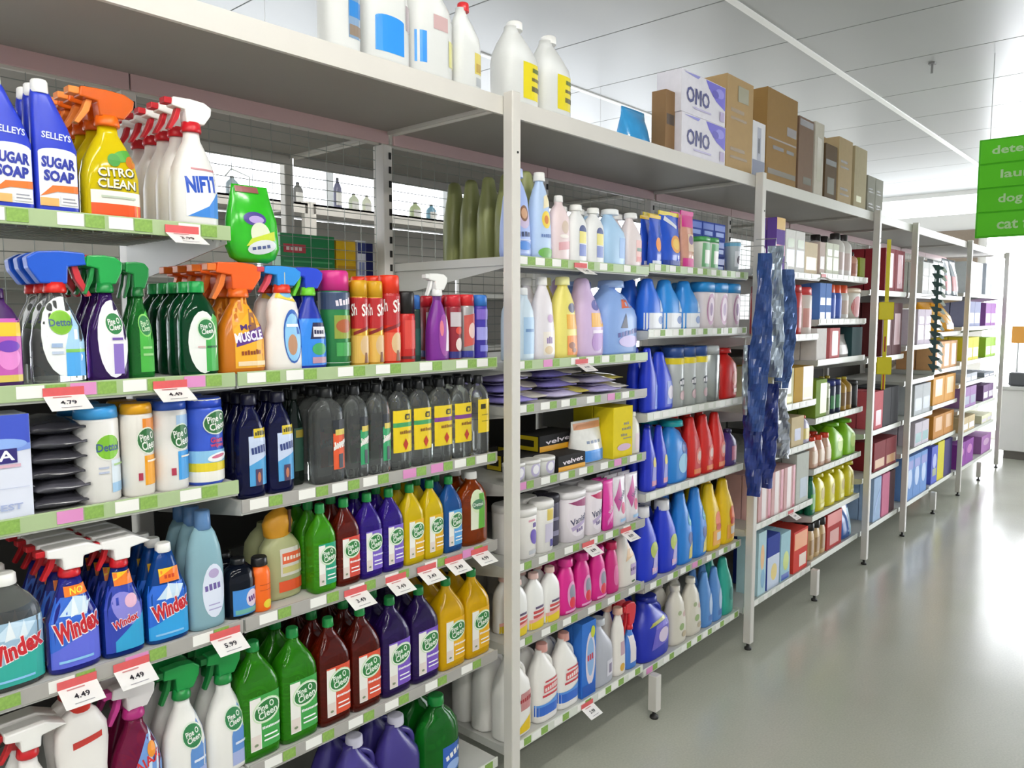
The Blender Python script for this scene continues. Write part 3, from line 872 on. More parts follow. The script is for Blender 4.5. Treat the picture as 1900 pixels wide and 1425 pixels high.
F('C1s2', can(mat('#d9a83a', .25, metal=.2, name='gold_can'), pl('#d6a11e'), shox('#e0b456'), .82), [(655, 683), (683, 713)], [521, 521], 'red and gold aerosol can with gold cap', 'aerosol can', rows=3)
F('C1s2', can(mat('#d8321f', .25, metal=.1, name='red_can'), pl('#e2381c'), shox('#dc5a3c'), .80), (711, 744), 511, 'red aerosol can with tall red cap', 'aerosol can', rows=3)
F('C1s2', can(mat('#c32a26', .28, name='red_can_b'), pl('#1d1b1c'), [('r', -2, .06, 2, .10, '#5a1414'), ('r', -.7, .2, .7, .6, '#d2453a')], .70), (746, 777), 541, 'red aerosol can with black cap', 'aerosol can', rows=2, setback=.02)
F('C1s2', can(mat('#1d3b34', .3, name='dark_can'), pl('#3066b0'), [('r', -.8, .1, .8, .5, '#23524a')], .80), (779, 799), 548, 'slim dark green aerosol can with blue cap', 'aerosol can', rows=2, setback=.05)
F('C1s2', spray(pl('#7a2a8f'), pl('#f0efee'), pl('#f2f1ee'), pl('#f2f1ee'), [('e', .25, .30, .6, .24, '#9a3f9c'), ('e', -.05, .38, .2, .09, '#e07a8a'), ('p', [(.35, .12), (.75, .12), (.65, .55), (.5, .55)], '#efe3ee'), ('r', -.8, .70, .8, .80, '#5a1f70')], bz=.76, hw=1.05, dr=.6, nozzle=pl('#e9e8e6')), (796, 838), 508, 'purple trigger spray bottle with white head', 'spray bottle', rows=1, iso=True)
F('C1s2', can(mat('#8b2230', .3, name='maroon_can'), pl('#c22432'), [('r', -2, .04, 2, .14, '#2f2f7a'), ('r', -1, .52, 1, .74, '#c8c0c4'), ('e', .1, .46, .5, .06, '#d84a3a'), ('e', .1, .25, .5, .1, '#e9d6d2')], .84), (836, 860), 548, 'maroon aerosol can with red cap', 'aerosol can', rows=3)
F('C1s2', can(mat('#a9a6a6', .3, metal=.5, name='silver_can'), pl('#c9262c'), [('r', -2, .04, 2, .14, '#2a2f8a'), ('p', [(-.9, .2), (.9, .25), (.9, .72), (-.9, .68)], '#c2524a'), ('e', .1, .45, .5, .12, '#e8c9c2')], .84), (866, 891), 547, 'silver aerosol can with red cap and red label', 'aerosol can', rows=3)
F('C1s2', can(mat('#3a2f9a', .3, name='violet_can'), pl('#2f6fc0'), [('r', -1, .3, 1, .5, '#9a9ae0'), ('r', -1, .62, 1, .78, '#7a5fc0'), ('r', -.6, .12, .7, .22, '#7f7fd6')], .84), (890, 914), 548, 'violet aerosol can with blue cap', 'aerosol can', rows=3)

# ---------- third shelf
F('C0s3', carton(mat('#dfe3f2', .35, noise=.03, name='paper_pack'), [('r', -1, .70, 1, 1, '#3d52c0'), ('p', [(-1, .60), (1, .66), (1, .72), (-1, .72)], '#7f9ce6'), ('e', .1, .72, .8, .06, '#8fb0ee'), ('r', -.9, .54, .62, .68, '#2c2470'), ('t', 'VIVA', -.1, .61, .10, 1.3, '#f4f4fa', 2), ('r', -.9, .50, .7, .53, '#d8b0c0'), ('r', -.2, .86, .2, .90, '#e8a03a'), ('t', 'BEST', .3, .12, .06, .8, '#a8b4da'), ('r', -.9, .3, .9, .305, '#c4cbe4')], dr=.7, name='paper_towel_pack'), (-90, 62), 748, 'blue and white paper towel pack', 'pack', rows=1)
F('C0s3', can(pl('#e9e6e2'), pl('#3f9de0'), [('r', .30, .10, 1.6, .44, '#dfeaf4'), ('r', .30, .10, 1.6, .20, '#9cc4e6'), ('e', .2, .58, .62, .14, '#f0f4e6'), ('e', .2, .58, .58, .128, '#7dbb2f'), ('t', 'Dettol', .2, .58, .085, 1.12, '#3d5486', 0), ('r', -.3, .36, .15, .38, '#b9c0d6'), ('r', -.3, .31, .15, .33, '#b9c0d6'), ('r', .4, .38, 1.2, .40, '#a9cf8a')], .885, 'wipes_canister', 1.0), (150, 233), 738, 'white wipes canister with light blue lid', 'canister', rows=2)
def pinewipe(c, c2): return [('r', .05, .12, 1.7, .44, c), ('r', .0, .70, 1.7, .84, c2), ('e', .35, .60, .72, .15, '#e9efe0', 16), ('e', .35, .60, .67, .135, '#2a6b35', 16), ('t', 'Pine O', .28, .645, .085, .95, '#f2f5ec', 10), ('t', 'Cleen', .40, .555, .095, 1.0, '#f2f5ec', 10), ('r', -.35, .18, -.1, .26, '#a8304a'), ('r', .2, .37, 1.4, .39, '#f0e8d8')]
F('C0s3', can(pl('#e9e4dc'), pl('#e0a016'), pinewipe('#eaa01c', '#e98a26'), .90, 'wipes_canister', 1.0), (228, 288), 735, 'white wipes canister with gold lid', 'canister', rows=2)
F('C0s3', can(pl('#ece9e6'), pl('#2f56b8'), pinewipe('#3f9ade', '#a9c8e8'), .91, 'wipes_canister', 1.0), (290, 354), 728, 'white wipes canister with dark blue lid', 'canister', rows=2)
F('C0s3', can(pl('#3658c8'), pl('#2748bc'), [('r', -2, .93, 2, .985, '#f1efe6'), ('r', -2, .90, 2, .93, '#d9b84a'), ('r', -2, .04, 2, .16, '#f2efe8'), ('r', -2, .16, 2, .26, '#e6cf2f'), ('r', -2, .26, 2, .40, '#8fc6ea'), ('e', .3, .72, .78, .14, '#dfe8dc', 14), ('e', .3, .72, .72, .125, '#2a6b35', 14), ('t', 'Pine O', .24, .765, .08, 1.0, WHT, 10), ('t', 'Cleen', .36, .68, .085, 1.05, WHT, 10), ('t', 'Giant', .25, .52, .06, .75, '#d0364a'), ('t', 'wipes', .25, .455, .06, .8, '#d0364a'), ('e', .3, .32, .6, .05, '#f2f4f6', 8), ('e', .3, .33, .4, .02, '#d06a8a', 8)], .90, 'wipes_canister', .99), (352, 419), 724, 'blue wipes canister with blue lid and wiping cloth picture', 'canister', rows=2)
navy = [('p', [(-.3, .12), (.95, .12), (.95, .66), (-.1, .66)], '#2a3c8a'), ('r', -.4, .30, .95, .60, '#c9d6f0'), ('p', [(-.4, .12), (.95, .12), (.95, .40), (-.4, .32)], '#4f9fd6'), ('r', -.05, .58, .95, .67, '#d8bf2c'), ('t', 'ULTRA', .45, .625, .05, .8, '#3b3a20'), ('t', 'Clean', .3, .47, .09, 1.1, '#2c3c7a', 6), ('r', .0, .12, .5, .28, '#4a3a5a'), ('e', .25, .2, .12, .05, '#c07a5a')]
F('C1s3', bottle(OVAL, gl('#161a52'), pl('#14142a'), navy, dr=.62, capr=.5, capz=.9), [(426, 481), (483, 538)], [712, 708], 'navy blue bottle with black cap and pale blue label', 'bottle', rows=3)
F('C1s3', bottle(OVAL, gl('#20302a'), pl('#1a1d1c'), [('r', -.4, .15, .9, .6, '#24463a'), ('r', -.2, .5, .9, .58, '#8a7a2a')], dr=.62, capr=.5), (540, 571), 722, 'dark bottle set back between navy and clear ones', 'bottle', rows=2, setback=.06)
clr_art = lambda c: [('r', .05, .14, .97, .56, c), ('r', .05, .52, .97, .66, '#20242a'), ('r', .2, .50, .97, .56, '#d8c25a'), ('t', 'turps', .5, .40, .09, .75, '#f2e9e2', 8), ('r', .4, .15, .7, .30, '#3a3f4a'), ('p', [(.05, .34), (.97, .42), (.97, .46), (.05, .38)], '#e9e6e0')]
CLEARB = [(0, .86, .86, 0, 3.4), (.012, .97, .97, 0, 3.4), (.05, 1, 1, 0, 3.4), (.70, 1, 1, 0, 3.4), (.77, .94, .94, 0, 3), (.84, .70, .72, 0, 2.5), (.88, .40, .44, 0, 2), (.93, .36, .4, 0, 2)]
F('C1s3', bottle(CLEARB, clr(), pl('#18191b'), clr_art('#e2592c'), dr=.62, capr=.42), (572, 633), 706, 'clear bottle with black cap and orange label', 'bottle', rows=3)
F('C1s3', bottle(CLEARB, clr(), pl('#18191b'), clr_art('#2f9a63'), dr=.62, capr=.42), [(634, 679), (679, 721)], [703, 700], 'clear bottle with black cap and green label', 'bottle', rows=3)
def yel(c): return [('r', -.9, .20, .97, .68, '#e9cb16'), ('r', -.9, .49, .97, .54, c), ('t', 'D&G', .35, .60, .06, .5, '#33301c'), ('r', .15, .57, .6, .635, '#2f2c18'), ('t', 'D', .38, .60, .045, .25, '#e9cb16'), ('p', [(-.1, .29), (.15, .36), (.4, .29), (.15, .22)], '#b8321c'), ('t', 'SPIRITS', .2, .43, .045, 1.2, '#8a5a14')]
F('C1s3', bottle(CLEARB, clr(), pl('#18191b'), yel('#3f9a5a'), dr=.62, capr=.42), [(720, 760), (760, 798)], [698, 695], 'clear bottle with yellow label banded in green', 'bottle', rows=3)
F('C1s3', bottle(CLEARB, clr(), pl('#18191b'), yel('#7a3a8a'), dr=.62, capr=.42), [(798, 836), (836, 873)], [692, 690], 'clear bottle with yellow label banded in purple', 'bottle', rows=3)
F('C1s3', bottle(CLEARB, clr(), pl('#18191b'), [('r', -.6, .28, .9, .70, '#e6c818'), ('r', -.3, .58, .3, .64, '#3b3418'), ('r', -.2, .5, .6, .51, '#8a7a1a'), ('r', -.2, .42, .6, .43, '#8a7a1a')], dr=.62, capr=.42), (873, 905), 694, 'clear bottle with plain yellow label', 'bottle', rows=3)

# ---------- fourth shelf
def windex(c, c2): return [('r', -.93, .05, .95, .60, c2), ('p', [(-.6, .46), (.0, .60), (.7, .56), (.4, .44)], '#cfe6f8'), ('p', [(-.93, .05), (.95, .05), (.95, .36), (-.93, .18)], c), ('p', [(-.2, .44), (-.05, .62), (.1, .46)], '#eef6fc'), ('p', [(.2, .45), (.35, .60), (.45, .46)], '#e2f0fa'), ('t', 'Windex', .05, .36, .185, 1.80, '#f6f2f4', 15, .12, .08), ('t', 'Windex', .05, .36, .165, 1.72, '#c4202c', 15, .12, .045), ('r', -.7, .09, .6, .11, '#8fc8f0')]
F('C0s4', bottle(OVAL, clr(), pl(WHT), windex('#2fa79a', '#9fc0d8')[:], dr=.55, capr=.36, capz=.9), (-65, 80), 1062, 'clear refill bottle with white cap and teal label', 'bottle', rows=2, fill=.95)
wx = dict(bz=.76, wedge=True, hw=1.0, dr=.55, prof=[(0, .86, .86, 0, 3), (.015, .97, .97, 0, 3), (.05, 1, 1, 0, 3), (.55, .97, 1, 0, 3), (.70, .72, .86, 0, 2.6), (.86, .50, .64, 0, 2.3), (1.0, .36, .54, 0, 2)])
F('C0s4', spray(gl('#3a3fc0'), pl('#bf1622'), pl('#f4f2f0'), pl('#b81420'), windex('#5f6ad8', '#2f66d0')+[('r', -.35, .60, .55, .68, '#ef7a1e'), ('t', 'NO', .1, .64, .055, .5, '#fbe23a')], **wx), (80, 182), 1008, 'violet blue trigger spray bottle with white hood and red collar', 'spray bottle', rows=4)
F('C0s4', spray(gl('#1c3fb0'), pl('#bf1622'), pl('#f4f2f0'), pl('#b81420'), [('r', -.9, .05, .95, .60, '#2a3fa8'), ('e', .1, .40, .6, .16, '#8a86d8', 30), ('p', [(-.5, .05), (.95, .05), (.95, .34), (-.5, .14)], '#2f9fd0'), ('e', .3, .46, .3, .06, '#e8b8d0'), ('t', 'Windex', -.0, .30, .085, 1.3, '#e8dfee', 16, .1, .075), ('t', 'Windex', -.0, .30, .07, 1.22, '#c4202c', 16, .1, .03), ('r', -.4, .60, .5, .71, '#ef7a1e'), ('p', [(-.4, .71), (-.4, .64), (.3, .71)], '#f2c21e')], **wx), (182, 263), 994, 'dark blue trigger spray bottle with white hood and flower label', 'spray bottle', rows=4)
F('C0s4', bottle([(0, .86, .86, 0, 3), (.015, .97, .97, 0, 3), (.05, 1, 1, 0, 3), (.50, .97, 1, 0, 3), (.66, .72, .86, 0, 2.6), (.84, .48, .62, 0, 2.3), (.93, .36, .5, 0, 2)], gl('#1560c8'), pl(WHT), windex('#2f9fe0', '#2466d0')+[('r', -.42, .62, .5, .76, '#ef7a1e'), ('p', [(-.42, .76), (-.42, .68), (.3, .76)], '#f2c21e'), ('t', 'NEW', .05, .68, .05, .5, '#c43a12')], dr=.55, capr=.36, capz=.91), (264, 346), 1006, 'bright blue refill bottle with white cap and orange tag', 'bottle', rows=3)
F('C0s4', bottle([(0, .86, .86, 0, 3), (.012, .97, .97, 0, 3), (.05, 1, 1, 0, 3), (.50, 1, 1, 0, 3), (.68, .88, .92, 0, 2.6), (.80, .66, .7, 0, 2.3), (.86, .44, .5, 0, 2)], mat('#b4e2f0', .10, trans=.45, ior=1.25, name='pale_blue_liquid'), mat('#7fb2f0', .15, trans=.5, name='blue_clear_cap'), [('e', .25, .32, .66, .23, '#dfe6f6'), ('t', 'Care', .2, .36, .07, .95, '#6a5a9a', 4), ('e', .25, .47, .3, .04, '#b8a8d0'), ('r', -.1, .16, .65, .17, '#a9a4d0'), ('r', -.1, .20, .55, .21, '#a9a4d0')], dr=.6, capr=.44, capz=.84), (345, 413), 946, 'pale blue clear bottle with tall blue cap', 'bottle', rows=3)
F('C0s4', bottle([(0, .86, .86, 0, 2.2), (.02, .98, .98, 0, 2.2), (.05, 1, 1, 0, 2.2), (.62, 1, 1, 0, 2.2), (.80, .86, .86, 0, 2.2), (.90, .5, .5, 0, 2)], gl('#10182a'), pl('#121316'), [('r', -.7, .06, .97, .50, '#3f86d0'), ('e', .45, .32, .4, .15, '#e2d6e6'), ('t', 'Oxy', .45, .32, .12, .5, '#5a2a7a', 10), ('r', -.6, .08, .9, .16, '#6fb0a0')], dr=.8, capr=.45, capz=.9), (413, 473), 1034, 'small black bottle with blue label', 'bottle', rows=2)
F('C1s4', bottle(ROUND, pl('#f06a1a'), pl('#17171a'), [('e', .3, .14, .5, .08, '#e8d23a'), ('r', -.5, .4, .9, .41, '#b8440e'), ('r', -.5, .5, .9, .51, '#b8440e')], dr=1.0, capr=.8, capz=.84), (471, 507), 1030, 'slim orange bottle with black cap', 'bottle', rows=1)
PYJ = F('C1s4', bottle(OVAL, mat('#dfe2a8', .12, trans=.45, ior=1.3, name='pale_yellow_liquid'), None, [('r', -.3, .30, .95, .66, '#d8d4cc'), ('r', -.2, .46, .9, .60, '#e2623a'), ('r', -.2, .34, .9, .42, '#c9c07a'), ('r', -.4, .10, .95, .24, '#e0572e'), ('t', 'ORANGE', .35, .53, .06, 1.0, '#f6e6d6')], dr=.6), (500, 573), 1000, 'pale yellow bottle with orange label under the orange tag', 'bottle', rows=2, setback=.05, Hfix=.20)
small = dict(dr=.72, capr=.36, capz=.895)
def pineB(liq, c, tr=.62, **k): return bottle(PINE, gl(liq, tr), pl('#1f8f45'), pine_label(c), **k)
F('C1s4', pineB('#58c81e', '#1f9a78', **small), (574, 619), 934, 'small green pine cleaner bottle with teal label', 'bottle', rows=3)
F('C1s4', pineB('#7f2216', '#d2493a', **small), (619, 664), 923, 'small dark red pine cleaner bottle', 'bottle', rows=3)
F('C1s4', pineB('#4424b0', '#7a5fc4', **small), [(664, 705), (705, 746)], [913, 905], 'small purple pine cleaner bottle', 'bottle', rows=3)
F('C1s4', pineB('#e6c60c', '#e2b01e', .30, **small), [(746, 784), (784, 821)], [897, 889], 'small yellow pine cleaner bottle', 'bottle', rows=3)
F('C1s4', pineB('#2a74d0', '#5aa6de', **small), (821, 856), 882, 'small blue pine cleaner bottle', 'bottle', rows=3)
F('C1s4', bottle(OVAL, gl('#b04608'), pl(WHT), [('r', -.5, .22, .5, .60, '#e2e8d0'), ('e', .0, .60, .5, .16, '#d8e4be'), ('p', [(.0, .22), (.5, .22), (.5, .7), (.1, .7)], '#5fa838'), ('e', -.0, .56, .42, .07, '#4a7a5a'), ('t', 'Dettol', .0, .56, .05, .7, '#dfe8dc')], dr=.55, capr=.34), (856, 914), 871, 'amber brown disinfectant bottle with white cap', 'bottle', rows=2, iso=True)

# ---------- fifth shelf
F('C0s5', spray(pl('#eeebe8'), pl('#bf1a22'), pl('#eeece9'), pl('#a81a20'), [('r', -.6, .1, .8, .5, '#e8dcd8'), ('t', 'mould', .1, .4, .08, 1.1, '#b0202c')], wedge=True, bz=.78, hw=1.0), (5, 108), 1335, 'white trigger spray bottle with flat white hood and red collar', 'spray bottle', rows=2, Hfix=.285)
F('C0s5', bottle([(0, .86, .86, 0, 3), (.015, .96, .96, 0, 3), (.05, 1, 1, 0, 3), (.45, .93, 1, 0, 3), (.62, 1.04, 1, 0, 2.8), (.74, 1.0, .95, 0, 2.6), (.84, .66, .72, 0, 2.3), (.88, .40, .5, 0, 2)], pl('#eeeae6'), pl('#cf2a1e'), [('p', [(-.5, .64), (.65, .67), (.65, .71), (-.5, .685)], '#c43a34'), ('r', -.45, .30, .6, .44, '#c9b8bc'), ('t', 'WINDOW', .08, .405, .045, .95, '#8a2a4a', 3), ('t', 'clean', .08, .345, .045, .85, '#8a2a4a', 3), ('r', -.4, .1, .6, .26, '#d8b0a0')], dr=.6, capr=.42, capz=.86), (104, 202), 1276, 'white waisted bottle with bright red cap', 'bottle', rows=2)
F('C0s5', spray(gl('#a81f5a'), pl('#b02a7a'), pl('#ded9da'), pl('#c03a8a'), [('p', [(-.3, .05), (.95, .05), (.95, .58), (.5, .66), (-.3, .34)], '#6f9ad8'), ('p', [(.1, .05), (.3, .05), (.55, .64), (.45, .64)], '#cfe0f2'), ('p', [(.5, .05), (.62, .05), (.8, .6), (.72, .6)], '#cfe0f2'), ('t', 'AJAX', .3, .38, .10, 1.1, '#d02a2e', 18), ('e', .45, .47, .18, .06, '#e8902a'), ('r', -.2, .05, .9, .2, '#8a7fd0')], bz=.74, hw=.95, dr=.6), (203, 300), 1262, 'magenta trigger spray bottle with pale hood', 'spray bottle', rows=2)
F('C0s5', spray(pl('#efede9'), pl('#16803a'), pl('#178a40'), pl('#126a30'), [('p', [(.05, .05), (.92, .05), (.92, .50), (.55, .62), (.05, .30)], '#5f8fd0'), ('r', .05, .05, .9, .16, '#a9b4e0'), ('e', .2, .44, .5, .11, '#dfe8da', 16), ('e', .2, .44, .45, .095, '#2f7d4a', 16), ('t', 'Pine O', .18, .465, .05, .62, WHT, 12), ('t', 'Cleen', .24, .415, .05, .64, WHT, 12), ('r', .2, .22, .85, .24, '#dfe6f4')], bz=.74, hw=.95, dr=.62), [(300, 378), (378, 456)], [1234, 1200], 'white trigger spray bottle with green head and blue label', 'spray bottle', rows=3)
big = dict(dr=.72, capr=.30, capz=.915)
F('C1s5', pineB('#3fae1c', '#3fa04a', **big), [(436, 512), (512, 583)], [1188, 1163], 'large green pine cleaner bottle', 'bottle', rows=3)
F('C1s5', pineB('#701a0e', '#da5236', **big), [(583, 643), (643, 701)], [1142, 1127], 'large dark red pine cleaner bottle', 'bottle', rows=3)
F('C1s5', pineB('#3a1f70', '#7a55c0', **big), [(701, 760), (760, 809)], [1104, 1086], 'large dark purple pine cleaner bottle', 'bottle', rows=3)
F('C1s5', pineB('#eeb808', '#eab21c', .30, **big), [(809, 860), (860, 904)], [1068, 1055], 'large golden yellow pine cleaner bottle', 'bottle', rows=3)
# ---------- base shelf, first bay
F('C1b', bottle(JUG, mat('#4a3f96', .25, trans=.3, name='violet_plastic'), pl('#d9d6e8'), [('r', -.5, .12, .8, .34, '#e0c832')], dr=.6, handle=HAND), [(622, 700), (700, 776)], [1352, 1336], 'violet jug with moulded handle on the bottom shelf', 'jug', rows=2)
F('C1b', bottle(OVAL, gl('#1c8a2a'), pl('#178a3a'), [('r', -.2, .12, .95, .45, '#2f5fb8'), ('t', 'Cold', .4, .34, .08, .9, WHT, 14), ('e', .4, .2, .4, .06, '#9ab8ea')], dr=.62), (778, 848), 1288, 'green bottle with blue label on the bottom shelf', 'bottle', rows=2)

# ---------- second bay, column of softeners and soakers
softA = [('e', .1, .45, .5, .12, '#c8b8d8'), ('e', .1, .50, .34, .09, '#7a5238'), ('e', .1, .50, .25, .06, '#c99a78'), ('t', 'Soft', .1, .27, .07, 1.1, '#24345f', 4), ('e', .1, .14, .6, .05, '#4a86d8'), ('r', -.5, .20, .7, .21, '#dfe6f6')]
F('C2s1', bottle(WAIST, pl('#a9bdf2'), pl('#c6d2f6'), softA, dr=.62, capr=.44), (962, 1008), 319, 'pale blue softener bottle with a portrait on it', 'bottle', rows=1)
F('C2s1', bottle(SLANT, pl('#8a8f5c'), None, [], dr=.55), (962, 1008), 314, 'olive green bottle standing behind the softener bottles', 'bottle', rows=6, setback=.10, gap=1.22, rearlab='olive green bottle standing behind the softener bottles', grp='olive bottles in a row', Hfix=.315)
F('C2s1', bottle(WAIST, pl('#bcd3f4'), pl('#f3f2ee'), [('e', .1, .46, .45, .10, '#f0d24a'), ('e', .1, .46, .22, .05, '#d07a2a'), ('p', [(-.2, .58), (.5, .62), (.35, .76), (-.1, .72)], '#f2e6c0'), ('e', .1, .08, .8, .06, '#6fb050'), ('t', 'Comfy', .1, .28, .05, 1.1, '#6a86c0')], dr=.62, capr=.40), (1010, 1046), 326, 'pale blue softener bottle with sunflower print', 'bottle', rows=1)
F('C2s1', bottle(OVAL, pl('#eed9da'), pl('#f4f0ee'), [('e', .1, .52, .4, .10, '#d8c2b0'), ('p', [(-.6, .16), (.8, .20), (.8, .32), (-.6, .28)], '#e0a8ae'), ('e', .0, .38, .5, .03, '#f4ece6')], dr=.6), (1048, 1080), 368, 'pale pink bottle with white cap', 'bottle', rows=1)
F('C2s1', bottle(OVAL, pl('#f0f0f0'), pl('#f6f5f2'), [('e', .1, .55, .42, .10, '#4f5a8a'), ('r', -.3, .34, .5, .54, '#e8dc7a'), ('r', -.3, .12, .5, .32, '#7a8ac8')], dr=.6, capr=.46), [(1081, 1113), (1113, 1144)], [385, 391], 'white bottle with yellow and blue label', 'bottle', rows=2)
F('C2s1', bottle(JUG, pl('#b2d4f4'), pl('#f4f6f8'), [('r', .1, .14, .8, .50, '#8fb4e6')], dr=.6, capr=.5), (1144, 1183), 394, 'sky blue jug with white cap', 'jug', rows=2)
F('C2s1', bottle(JUG, pl('#efe2e2'), pl('#f4f2f0'), [('r', -.1, .10, .8, .50, '#eab6b0'), ('r', 0, .3, .8, .36, '#6a8a7a'), ('r', 0, .12, .8, .2, '#e08a84')], dr=.6, capr=.5), (1183, 1211), 400, 'pale pink jug with salmon label', 'jug', rows=2)
F('C3s1', pouch(film('#2a52c4'), [('e', .2, .42, .5, .14, '#f0922a'), ('r', -.8, .03, .9, .10, '#e8ecf8')], top=film('#e8c23a')), (1206, 1227), 399, 'narrow blue refill bag with orange spot', 'pouch', rows=2)
F('C3s1', pouch(film('#2658d0'), [('e', .25, .42, .55, .16, '#eda02c'), ('e', .25, .42, .38, .10, '#f5c84a'), ('p', [(-.7, .84), (.5, .70), (.6, .76), (-.5, .92)], '#e9ecf4'), ('r', -.9, .04, .9, .12, '#1d3f9c')], top=film('#e6cf3a')), (1227, 1263), 394, 'wide blue refill bag with large orange disc', 'pouch', rows=2)
F('C3s1', pouch(film('#d8a08a'), [('p', [(-.9, .72), (.9, .72), (.9, .98), (-.9, .98)], '#d42a8c'), ('r', -.9, .02, .9, .18, '#d8368f'), ('r', -.3, .3, .7, .6, '#e6c9b0'), ('e', .2, .5, .4, .08, '#7a4a8a')], top=film('#d42a8c')), (1263, 1286), 392, 'refill bag with bright pink top', 'pouch', rows=2)
F('C3s1', tub(pl('#dfe6de'), pl('#4aa05a'), [('r', -.8, .1, .8, .8, '#6fae7a'), ('r', -.5, .2, .6, .6, '#f0f2ec')], dr=.9), [(1299, 1316), (1316, 1332)], [440, 442], 'small white tin with green lid', 'tin', rows=1)
for lv in range(3):
    F('C3s1', carton(cbd('#23409c'), [('r', -.9, .55, .9, .9, '#3a5fc4'), ('r', -.7, .2, .7, .45, '#6f8fdc')], dr=.9, name='soap_box'), [(1318, 1339), (1339, 1360), (1360, 1380)], [464, None, None], 'blue box at %s of the stacked blue boxes' % ('the bottom', 'the middle', 'the top')[lv], 'box', rows=1, setback=.115, lift=lv*.0805, Hfix=.08, grp='stacked blue boxes')
F('C3s1', bottle([(0, .72, .72, 0, 2), (.02, .78, .78, 0, 2), (.9, 1, 1, 0, 2), (1, 1, 1, 0, 2)], mat('#b9c2c8', .3, metal=.3, name='silver_cup'), None, [('r', -.6, .2, .6, .7, '#dfe2ea'), ('e', 0, .42, .3, .14, '#4a3a4a'), ('r', -2, .86, 2, .97, '#6fb0d0')], dr=1, wrap=True, name='paper_cup'), (1343, 1374), 450, 'silver cup with pale blue rim before stacked boxes', 'cup', rows=1, iso=True, setback=.0)

F('C2s2', bottle(OVAL, pl('#cfe0ee'), pl('#eef0f2'), [('r', -.6, .1, .8, .6, '#a8c8e6'), ('r', -.4, .4, .6, .44, '#5f86b8')], dr=.6), (958, 990), 534, 'pale blue bottle beside the corner post', 'bottle', rows=2)
F('C2s2', bottle(WAIST, pl('#eae4ea'), pl('#f0eeec'), [('r', -.5, .06, .7, .34, '#efe6dc'), ('t', 'Ci', .1, .24, .1, .6, '#7a5a9a'), ('e', .2, .5, .3, .05, '#c0a0c8'), ('e', .0, .12, .4, .05, '#e0c8a0')], dr=.6), (990, 1029), 514, 'white softener bottle with faint lilac print', 'bottle', rows=2)
F('C2s2', bottle(WAIST, pl('#efe27a'), pl('#f2eea8'), [('e', .2, .62, .34, .06, '#4a4a6a'), ('r', -.3, .36, .75, .54, '#efb028'), ('r', -.3, .04, .75, .28, '#e88a22'), ('e', .1, .16, .3, .04, '#8a4a1a'), ('e', .3, .10, .2, .03, '#8a4a1a')], dr=.62, capr=.42), (1026, 1069), 504, 'yellow softener bottle with orange fruit label', 'bottle', rows=2)
F('C2s2', bottle(SLANT, pl('#d9bfe6'), None, [('e', .1, .66, .34, .07, '#5a5aa8'), ('r', -.3, .38, .7, .56, '#efb030'), ('e', .2, .2, .5, .12, '#a878c0', 40), ('r', -.2, .30, .7, .34, '#efe2f4')], dr=.62, capr=.4), (1069, 1117), 499, 'lilac softener bottle with orange panel', 'bottle', rows=2)
F('C2s2', bottle(JUG, pl('#93b4ee'), pl('#a4c0f2'), [('p', [(-.2, .62), (.5, .64), (.45, .76), (-.1, .74)], '#d8623a'), ('p', [(-.3, .36), (.1, .36), (.0, .56)], '#2a3450'), ('t', 'Cuddly', .15, .30, .08, 1.2, '#4a4a9a', 8), ('e', .2, .18, .6, .08, '#c2b4e6')], dr=.62, capr=.44, handle=HAND), (1128, 1192), 510, 'large periwinkle blue softener jug with handle', 'jug', rows=2)
F('C3s2', bottle(SLANT, pl('#2f6fe0'), None, [('r', -.98, .02, .98, .34, '#eef0f6'), ('e', .4, .2, .3, .08, '#6a86c0'), ('p', [(.3, .36), (.7, .36), (.6, .8), (.4, .8)], '#cfdcf6')], dr=.6, capr=.3), (1194, 1228), 515, 'royal blue and white laundry bottle beside softener jug', 'bottle', rows=2)
F('C3s2', bottle(SLANT, pl('#2f92e6'), None, [('r', -.98, .02, .98, .34, '#eef0f6'), ('e', .4, .2, .3, .08, '#6a86c0'), ('p', [(.3, .36), (.7, .36), (.6, .8), (.4, .8)], '#d6e8fa')], dr=.6, capr=.3), [(1244, 1279), (1279, 1313)], [519, 522], 'sky blue and white laundry bottle', 'bottle', rows=2)
F('C3s2', tub(pl('#e8dde0'), pl('#2a8fd6'), [('e', .1, .42, .6, .34, '#a86a92'), ('e', .1, .42, .45, .26, '#d8c0d0'), ('e', .1, .42, .2, .14, '#7a4a86')], dr=.7, lidz=.80), [(1313, 1337), (1337, 1361), (1361, 1385)], [522, 523, 524], 'white laundry tub with blue lid and mauve oval', 'tub', rows=2)
